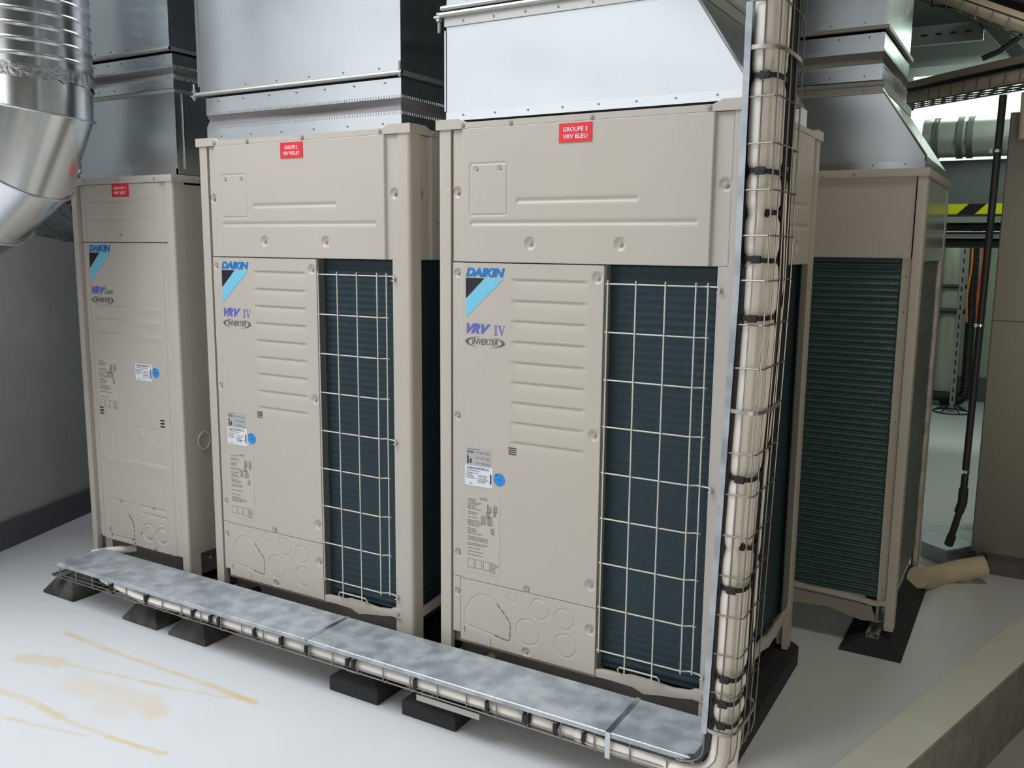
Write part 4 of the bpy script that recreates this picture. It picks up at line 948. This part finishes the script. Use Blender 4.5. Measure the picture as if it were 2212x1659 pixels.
for i, (x, y, r, lb) in enumerate(((1.046, -.140, .0065, 'black cable hanging beside the second insulated pipe in the upright tray'), (1.042, -.098, .007, 'thin black cable in the middle of the upright tray'), (1.000, -.075, .014, 'black cable bundle at the back of the upright tray'))):
    pipe('power_cable', BLACK, [(.90, y, .05), (.95, y, .08), (.98, y, .16)]+vpts(x, y, .25, 2.6, 24, .004), r, lb, 'cable', 'black cables in the upright tray', seg=8, sub=2)
pipe('black_riser', BLACK, vpts(1.020, -.082, .98, 2.6, 18, .002), .030, 'thick black riser at the back of the upright tray', 'pipe', seg=14, sub=2)
pipe('black_riser', BLACK, vpts(1.030, -.128, 1.47, 2.6, 14, .003), .022, 'black riser right of the two white pipes, upper part of the upright tray', 'pipe', seg=12, sub=2)
# black straps round the upright pipes
def strap_loop(xa, xb, ya, yb, z, h, name, m, tilt=0):
    n = 20; P = []
    cx, cy_ = (xa+xb)/2, (ya+yb)/2; ax, ay = (xb-xa)/2, (yb-ya)/2
    out = MB(); vs = []
    for k in range(n):
        a = 2*math.pi*k/n; c, s = math.cos(a), math.sin(a); e = .6
        x = cx+ax*math.copysign(abs(c)**e, c); y = cy_+ay*math.copysign(abs(s)**e, s); dz = tilt*(x-cx)
        for zz_, g in ((z-h/2, 0), (z+h/2, 0), (z+h/2, .0022), (z-h/2, .0022)):
            vs.append((x-g*c+lean(z), y-g*s, zz_+dz))
    fs = []
    for k in range(n):
        q = (k+1) % n
        for j in range(4): fs.append((k*4+j, q*4+j, q*4+(j+1) % 4, k*4+(j+1) % 4))
    out.add(vs, fs); return out.build(name, m, angle=40)
strap_names = ['topmost', 'second from the top', 'third from the top', 'fourth from the top', 'fifth from the top', 'sixth from the top', 'seventh from the top', 'eighth from the top', 'third from the bottom', 'second from the bottom', 'lowest']
for i, z in enumerate(SZ):
    small = i in (2, 6)
    xa, xb, ya, yb = (.986, 1.052, -.2515, -.146) if not small else (.998, 1.052, -.206, -.146)
    t = thing('cable_strap', 'black strap round the upright insulated pipes, '+strap_names[i], 'strap', (1.0, -.2, z), 'black straps on the upright tray'); t.location = (1.0+lean(z), -.2, z)
    o = strap_loop(xa, xb, ya, yb, z, .011, 'strap_band', STRAP, random.uniform(-.12, .12)); o.data.transform(Matrix.Translation(-t.location)); o.parent = t
    bx = MB().box(.012, .034, -.059 if not small else -.012, -.051 if not small else -.004, -.009, .008).build('buckle', STRAP, t, bevel=.002)
for z, tl in ((1.22, 'thin black strap on the back pipe of the upright tray, upper'), (.88, 'thin black strap on the back pipe of the upright tray, middle'), (.60, 'thin black strap on the back pipe of the upright tray, lower')):
    o = strap_loop(1.022, 1.0535, -.136, -.104, z, .008, 'cable_strap', STRAP); settle(o, (1.03, -.12, z)); tag(o, tl, 'strap', 'thin black straps on the back pipe')
# pale metal bands tying the cover to the tray
for z, lb in ((1.758, 'grey metal band round the upright tray near its top'), (.976, 'grey metal band round the upright tray at mid height'), (.196, 'grey metal band round the upright tray at its foot')):
    o = strap_loop(.974, 1.060, -.264, -.042, z, .009, 'metal_band', RAIL, -.05); settle(o, (1.0, -.15, z)); tag(o, lb, 'metal band', 'metal bands on the upright tray')
# clips along the floor tray pipe
ORD = ['first', 'second', 'third', 'fourth', 'fifth', 'sixth', 'seventh', 'eighth', 'ninth', 'tenth', 'eleventh', 'twelfth', 'thirteenth', 'fourteenth', 'fifteenth', 'sixteenth']
for i, x in enumerate((-1.33, -1.13, -.88, -.79, -.75, -.58, -.46, -.35, -.18, -.155, .08, .33, .45, .46, .545, .63)):
    b = MB(); n = 16
    pts = [( x+.006*math.cos(a*2+i), -.213+.0235*math.cos(a), .061+.0235*math.sin(a)) for a in np.linspace(0, 2*math.pi, n)]
    b.tube(pts, .0042, 6, caps=False)
    b.box(x-.005, x+.005, -.243, -.236, .055, .078)
    o = b.build('cable_strap', STRAP); settle(o, (x, -.213, .04)); tag(o, 'black strap on the floor tray pipe, '+ORD[i]+' from the left', 'strap', 'black straps on the floor tray')
# short rail lying under the floor tray
o = MB().box(.08, .30, -.232, -.214, .012, .018).box(.08, .30, -.232, -.229, .018, .030).build('splice_rail', RAIL, smooth=False); settle(o, (.19, -.22, .012)); tag(o, 'short galvanized splice rail under the floor tray near its right end', 'rail')

# ------------------------------------------------------------ rubber beams under the units
def beam(name, x0, x1, y0, y1, z1, label, ridge=False, m_=RUBBER):
    b = MB()
    if ridge:
        prof = [(x0, FZ), (x1, FZ), (x1-.003, FZ+.008), (x1-.075, z1), (x0+.075, z1), (x0+.003, FZ+.008)]
        b.add([(p[0], y0 if p[1] < FZ+.01 else y0+.055, p[1]) for p in prof]+[(p[0], y1, p[1]) for p in prof], [tuple(range(6)), tuple(range(11, 5, -1))]+[(i, i+6, (i+1) % 6+6, (i+1) % 6) for i in range(6)])
    else:
        c = .03; pl = [(x0+c, y0), (x1-c, y0), (x1, y0+c), (x1, y1-c), (x1-c, y1), (x0+c, y1), (x0, y1-c), (x0, y0+c)]; b.prism(pl, FZ, z1)
    o = b.build(name, m_, bevel=.003); settle(o, ((x0+x1)/2, (y0+y1)/2, FZ)); return tag(o, label, 'rubber beam', 'rubber beams under the units')
beam('rubber_support', .775, .955, .03, .80, -.004, 'black rubber beam under the right side of the nearest unit')
beam('rubber_support', .03, .21, .03, .80, -.004, 'black rubber beam under the left side of the nearest unit')
beam('rubber_support', -.265, -.10, .03, .80, -.004, 'black rubber beam under the right side of the middle unit')
beam('rubber_support', -1.03, -.86, .03, .80, -.004, 'black rubber beam under the left side of the middle unit')
beam('rubber_support', -1.42, -1.23, .05, .72, -.004, 'black rubber beam under the right side of the narrow unit')
beam('rubber_support', -1.80, -1.64, .05, .72, -.004, 'black rubber beam under the left side of the narrow unit')
beam('rubber_support', 1.050, 1.258, .965, 1.90, -.022, 'black ridged rubber beam under the right side of the back row unit', True)
beam('rubber_support', .30, .50, .965, 1.90, -.022, 'black ridged rubber beam under the left side of the back row unit', True)
for x, lb in ((1.153, 'pale strut channel on the right rubber beam of the back row unit'), (.40, 'pale strut channel on the left rubber beam of the back row unit')):
    b = MB(); z = -.022
    b.box(x-.0205, x+.0205, 1.015, 1.83, z, z+.002); b.box(x-.0205, x-.0185, 1.015, 1.83, z+.002, z+.020); b.box(x+.0185, x+.0205, 1.015, 1.83, z+.002, z+.020); b.box(x-.0185, x-.010, 1.015, 1.83, z+.018, z+.020); b.box(x+.010, x+.0185, 1.015, 1.83, z+.018, z+.020)
    o = b.build('strut_channel', RAIL, smooth=False); settle(o, (x, 1.4, z)); tag(o, lb, 'strut channel')
# black pipes disappearing under the units
pinch_axis = 'z'
pipe('refrigerant_pipe', INSULB, [(.15, -.05, .05), (.16, .02, .05), (.17, .15, .06), (.17, .3, .06)], .012, 'pipe leaving the tray under the nearest unit', 'pipe', 'pipes entering below the units')
pipe('refrigerant_pipe', BLACK, [(-.90, -.05, .05), (-.88, .02, .05), (-.86, .15, .06), (-.86, .3, .06)], .014, 'dark pipe leaving the tray under the middle unit', 'pipe', 'pipes entering below the units')
pipe('refrigerant_pipe', INSUL, [(-1.70, -.06, .075), (-1.67, .0, .075), (-1.60, .12, .07), (-1.55, .3, .07)], .015, 'pale pipe entering below the narrow left unit', 'pipe', 'pipes entering below the units')

# ------------------------------------------------------------ right-hand background
# insulated pipe leaving the back row unit to the steel casing
pipe('insulated_pipe', INSULB, [(1.225, 1.70, -.005), (1.25, 1.78, -.030), (1.29, 1.88, -.042), (1.36, 1.93, -.022), (1.46, 1.97, .005)], .045, 'thick beige insulated pipe from the back row unit to the steel casing', 'pipe', seg=20)
b = MB(); b.box(1.395, 2.15, 2.08, 2.9, .030, 1.90); o = b.build('equipment_casing', CASING, smooth=False, bevel=.004); 
tcas = thing('equipment_casing', 'tall brownish steel casing at the right edge, above the concrete step', 'casing', (1.77, 2.5, FZ)); o.data.transform(Matrix.Translation(-tcas.location)); o.parent = tcas; o.name = 'casing_body'
q = MB(); q.box(1.46, 2.12, 2.10, 2.88, FZ, .030)
o2 = q.build('plinth', BROWN, tcas, smooth=False); o2.data.transform(Matrix.Translation(-tcas.location))
q = MB(); q.box(1.393, 1.60, 2.076, 2.080, 1.045, 1.049); q.box(1.600, 1.606, 2.070, 2.080, .03, 1.90); o3 = q.build('casing_seam', BROWN, tcas, smooth=False); o3.data.transform(Matrix.Translation(-tcas.location))
o = MB().tube([(1.475, 1.98, 1.96), (1.478, 1.98, 1.78)], .045, 16).build('insulated_pipe', INSULT); settle(o, (1.475, 1.98, 1.78)); tag(o, 'thick tan insulated pipe dropping beside the casing at the right edge', 'pipe')
# drain pipe with clips
t = thing('drain_pipe', 'dark grey vertical drain pipe with elbow beside the steel casing', 'pipe', (1.36, 2.0, 0)); inv = Matrix.Translation(-Vector((1.36, 2.0, 0)))
P = [MB().tube([(1.350, 2.0, .30), (1.366, 2.0, 1.96)], .0145, 14).build('upright_length', DRAIN, t), MB().tube([(1.348, 2.0, .255), (1.330, 2.02, .16), (1.308, 2.05, .055)], .0145, 14).build('slanting_length', DRAIN, t),
     MB().tube([(1.350, 2.0, .325), (1.350, 2.0, .262), (1.339, 2.01, .215)], .0195, 14).build('elbow', DRAIN, t), MB().tube([(1.318, 2.035, .095), (1.308, 2.05, .052)], .019, 14).build('socket', DRAIN, t)]
for z in (1.74, 1.03, .40): P.append(MB().tube([(1.350+.0096*(z-.3), 2.0, z-.006), (1.350+.0096*(z-.3), 2.0, z+.006)], .0175, 14).box(1.336, 1.345, 1.978, 1.988, z-.008, z+.008).build('pipe_clip', GEDGE, t))
for p in P: p.data.transform(inv)
# galvanized floor duct cover behind the beige pipe
b = MB(); b.prism([(1.19, 2.16), (1.30, 2.08), (1.42, 2.25), (1.42, 2.45), (1.17, 2.5)], .004, .012); b.prism([(1.20, 2.18), (1.30, 2.10), (1.40, 2.26), (1.40, 2.43), (1.18, 2.48)], FZ, .004); o = b.build('floor_tray_cover', GALVD, smooth=False); settle(o, (1.3, 2.3, FZ)); tag(o, 'galvanized cover on a floor tray behind the beige insulated pipe', 'tray cover')
# slotted upright with round base
t = thing('slotted_strut_post', 'slotted steel upright on a round wire base in the far bright room', 'strut post', (.975, 6.43, FZ)); inv = Matrix.Translation(-Vector((.975, 6.43, FZ)))
b = MB(); b.box(.954, .996, 6.41, 6.414, FZ+.04, 1.50); b.box(.954, .957, 6.414, 6.45, FZ+.04, 1.50); b.box(.993, .996, 6.414, 6.45, FZ+.04, 1.50); P = [b.build('channel', RAIL, t, smooth=False)]
s = MB()
for k in range(18): s.box(.970, .981, 6.4085, 6.4095, .03+k*.08, .075+k*.08)
P.append(s.build('slots', LBLACK, t, smooth=False))
b = MB(); b.tube([(.975+.15*math.cos(a), 6.43+.15*math.sin(a), FZ+.006) for a in np.linspace(0, 2*math.pi, 33)], .006, 6, caps=False)
for a in np.linspace(0, 2*math.pi, 7)[:-1]: b.tube([(.975+.15*math.cos(a), 6.43+.15*math.sin(a), FZ+.008), (.975+.03*math.cos(a), 6.43+.03*math.sin(a), FZ+.07)], .005, 6)
P.append(b.build('round_base', BLACK, t))
for p in P: p.data.transform(inv)
corrugated('flexible_hose', BLACK, [(1.035, 6.60, 1.55), (1.05, 6.60, .9), (1.06, 6.60, .15), (1.05, 6.60, .05), (1.0, 6.60, .0), (.85, 6.60, -.005)], .045, 'thick black hose coming down beside the slotted post', 'hose', .02)
o = MB().tube([(.86, 6.85, FZ), (.86, 6.85, .2), (.86, 6.85, 1.40)], .085, 20).tube([(.86, 6.85, 1.40), (.86, 6.85, 1.47)], [.085, .03], 20).build('insulated_vessel', mat('pale_vessel_jacket', (.62, .64, .52), .6)); settle(o, (.86, 6.85, FZ)); tag(o, 'pale upright insulated vessel behind the slotted post', 'vessel')
for z, r, lb in ((1.02, .018, 'dark bracket rail crossing the pale vessel, upper'), (.80, .022, 'dark bracket rail crossing the pale vessel, lower'), (.02, .045, 'thick dark pipe lying low behind the slotted post')):
    o = MB().tube([(.76, 6.75, z), (1.00, 6.75, z)], r, 8).build('bracket_rail' if r < .03 else 'floor_pipe', DRAIN); settle(o, (.88, 6.75, z-r)); tag(o, lb, 'rail' if r < .03 else 'pipe')
for i, (x, c, lb) in enumerate(((1.10, (.75, .08, .03), 'red cable hanging right of the black hose in the far room'), (1.02, (.85, .25, .04), 'orange cable hanging left of the black hose in the far room'), (1.13, (.5, .5, .42), 'pale cable hanging in the far room'))):
    pipe('hanging_cable', mat('cable_sheath', c, .5), [(x, 6.5, 1.50), (x+.01, 6.5, 1.2), (x-.005, 6.5, .95), (x+.01, 6.5, .72)], .010, lb, 'cable', seg=6)
# big horizontal ducts in the far room
t = thing('round_duct', 'horizontal round duct with grey bands high in the far room', 'air duct', (1.2, 4.5, 2.07)); inv = Matrix.Translation(-Vector((1.2, 4.5, 2.07)))
P = [MB().tube([(.80, 4.5, 2.075), (2.6, 4.5, 2.06)], .125, 32).build('duct_tube', mat('pale_duct_sheet', (.62, .68, .62), .35, .5), t)]
for x in (.865, .885, 1.005, 1.065): P.append(MB().tube([(x, 4.5, 2.073), (x+.036 if x > .95 else x+.014, 4.5, 2.073)], .134, 32).build('duct_band', DUCTG, t))
for p in P: p.data.transform(inv)
tape = bpy.data.materials.new('yellow_black_hazard_tape'); tape.use_nodes = True; nt = tape.node_tree; bs = nt.nodes['Principled BSDF']; bs.inputs['Roughness'].default_value = .4
g = nt.nodes.new('ShaderNodeNewGeometry'); dt = nt.nodes.new('ShaderNodeVectorMath'); dt.operation = 'DOT_PRODUCT'; dt.inputs[1].default_value = (3.2, 0, -3.2); nt.links.new(g.outputs['Position'], dt.inputs[0])
fr_ = nt.nodes.new('ShaderNodeMath'); fr_.operation = 'FRACT'; ao = nt.nodes.new('ShaderNodeMath'); ao.operation = 'ADD'; ao.inputs[1].default_value = .39; nt.links.new(dt.outputs['Value'], ao.inputs[0]); nt.links.new(ao.outputs[0], fr_.inputs[0])
gt = nt.nodes.new('ShaderNodeMath'); gt.operation = 'GREATER_THAN'; gt.inputs[1].default_value = .66; nt.links.new(fr_.outputs[0], gt.inputs[0])
mx = nt.nodes.new('ShaderNodeMix'); mx.data_type = 'RGBA'; mx.inputs['A'].default_value = (.85, .90, .02, 1); mx.inputs['B'].default_value = (.02, .02, .02, 1); nt.links.new(gt.outputs[0], mx.inputs['Factor']); nt.links.new(mx.outputs['Result'], bs.inputs['Base Color'])
t = thing('wrapped_duct', 'grey wrapped horizontal duct with yellow and black hazard tape in the far room', 'air duct', (1.6, 4.6, 1.60)); inv = Matrix.Translation(-Vector((1.6, 4.6, 1.60)))
P = [MB().box(.80, 2.6, 4.5, 4.9, 1.575, 1.93).build('duct_body', DUCTG, t, bevel=.01), MB().box(.80, 2.6, 4.494, 4.499, 1.578, 1.645).build('hazard_tape', tape, t, smooth=False)]
for p in P: p.data.transform(inv)
for z, lb, m_ in ((1.50, 'dark pipe running under the hazard-taped duct', DRAIN), (1.44, 'galvanized pipe running under the hazard-taped duct', GALV), (1.385, 'second dark pipe running under the hazard-taped duct', DRAIN)):
    o = MB().tube([(.80, 4.7, z), (2.6, 4.7, z)], .028, 12).build('service_pipe', m_); settle(o, (1.7, 4.7, z-.028)); tag(o, lb, 'pipe')
# overhead wire trays with insulated pipes
def over_tray(label, p, q, wdt, pipes_, grp):
    p = Vector(p); q = Vector(q); d_ = (q-p); L = d_.length; d_.normalize(); sd = d_.cross(Vector((0, 0, 1))).normalized(); upv = sd.cross(d_)
    t = thing('wire_mesh_tray', label, 'cable tray', tuple(p)); a = MB(); 
    for s_ in (-1, -.33, .33, 1):
        a.tube([sd*s_*wdt/2, sd*s_*wdt/2+d_*L], .0035, 6)
    for s_ in (-1, 1): a.tube([sd*s_*wdt/2+upv*.055, sd*s_*wdt/2+upv*.055+d_*L], .0035, 6)
    a.build('long_wires', WIRED, t)
    for k in range(int(L/.11)+1):
        c = d_*(k*.11); b_ = MB(); b_.tube([c+sd*wdt/2+upv*.055, c+sd*wdt/2, c-sd*wdt/2, c-sd*wdt/2+upv*.055], .003, 6); b_.build('cross_wire', WIRED, t)
    for off, r, m_, lb, *up_ in pipes_:
        hz = up_[0] if up_ else 0
        o = MB().tube([p+sd*off+upv*(r+.004+hz), p+sd*off+upv*(r+.007+hz)+d_*L*.5, p+sd*off+upv*(r+.004+hz)+d_*L], r, 12).build('insulated_pipe' if m_ is not BLACK else 'power_cable', m_); settle(o, p+sd*off); tag(o, lb, 'pipe' if m_ is not BLACK else 'cable', grp)
    return t, p, d_, sd, upv
r1 = over_tray('overhead wire tray with insulated pipes crossing right of the back row duct', (.58, 3.45, 2.115), (1.56, 1.82, 1.975), .15,
          [(-.035, .031, INSULT, 'tan insulated pipe at the back of the crossing overhead tray', .066), (.020, .012, BLACK, 'black cable between the tan pipes of the crossing overhead tray', .058), (.036, .030, INSULT, 'tan insulated pipe at the front of the crossing overhead tray')], 'lines in the crossing overhead tray')
r2 = over_tray('overhead wire tray running diagonally in the upper right corner', (.86, 2.62, 2.60), (1.62, 1.62, 2.04), .26,
          [(.095, .026, INSULT, 'tan insulated pipe on the left edge of the upper right tray'), (.038, .026, INSULT, 'tan insulated pipe second from the left in the upper right tray'), (-.03, .022, BLACK, 'black cable in the middle of the upper right tray'), (-.09, .026, BLACK, 'thick black cable on the right of the upper right tray')], 'lines in the upper right tray')
for (t_, p, d_, sd, upv), fs, nm in ((r1, (.30, .62), 'crossing overhead tray'), (r2, (.35, .68), 'upper right tray')):
    for j, f in enumerate(fs):
        c = p+d_*f*.8; wd = .075 if nm[0] == 'c' else .13
        b = MB(); b.tube([c+sd*wd+upv*.03, c+sd*wd-upv*.006, c-upv*.010, c-sd*wd-upv*.006, c-sd*wd+upv*.045, c+upv*.062, c+sd*wd+upv*.058, c+sd*wd+upv*.03], .006, 6)
        o = b.build('cable_strap', STRAP); settle(o, c); tag(o, 'black strap round the '+nm+(', left' if j == 0 else ', right'), 'strap', 'black straps on the overhead trays')
# steel beams and bracket under the ceiling
t = thing('slotted_beam', 'dark slotted steel beam under the ceiling beyond the back row duct', 'beam', (1.0, 4.0, 2.55))
MB().box(-.30, .14, -.02, .02, .03, .14).build('beam_body', BEAM, t, smooth=False)
s = MB()
for k in range(4): s.box(-.20+k*.08, -.165+k*.08, -.0215, -.0205, .08, .092)
s.build('slots', LBLACK, t, smooth=False)
o = MB().add([(1.09, 3.9, 2.70), (1.17, 3.9, 2.70), (1.42, 3.9, 2.42), (1.34, 3.9, 2.40), (1.09, 4.0, 2.70), (1.17, 4.0, 2.70), (1.42, 4.0, 2.42), (1.34, 4.0, 2.40)], [(0, 1, 2, 3), (7, 6, 5, 4), (0, 4, 5, 1), (1, 5, 6, 2), (2, 6, 7, 3), (3, 7, 4, 0)]).build('diagonal_brace', DRAIN, smooth=False); settle(o, (1.2, 3.95, 2.4)); tag(o, 'dark diagonal steel brace under the ceiling at upper right', 'brace')
o = MB().tube([(1.17, 3.6, 2.40), (1.25, 3.6, 2.43), (1.42, 3.6, 2.55)], .016, 10).build('brace_rod', DRAIN); settle(o, (1.17, 3.6, 2.38)); tag(o, 'dark rod with rounded end crossing the diagonal brace', 'rod')
o = MB().box(.36, 3.3, 5.6, 6.0, 2.74, 3.0).build('concrete_beam', BEAM, smooth=False); settle(o, (2, 5.8, 2.82)); tag(o, 'pale concrete ceiling beam in front of the far window', 'beam')
o = MB().box(-1.0, .30, .9, 1.0, 2.3, 2.36).build('support_rail', BEAM, smooth=False); settle(o, (-.35, .95, 2.3)); tag(o, 'dark support rail behind the ducts of the middle and nearest units', 'rail')
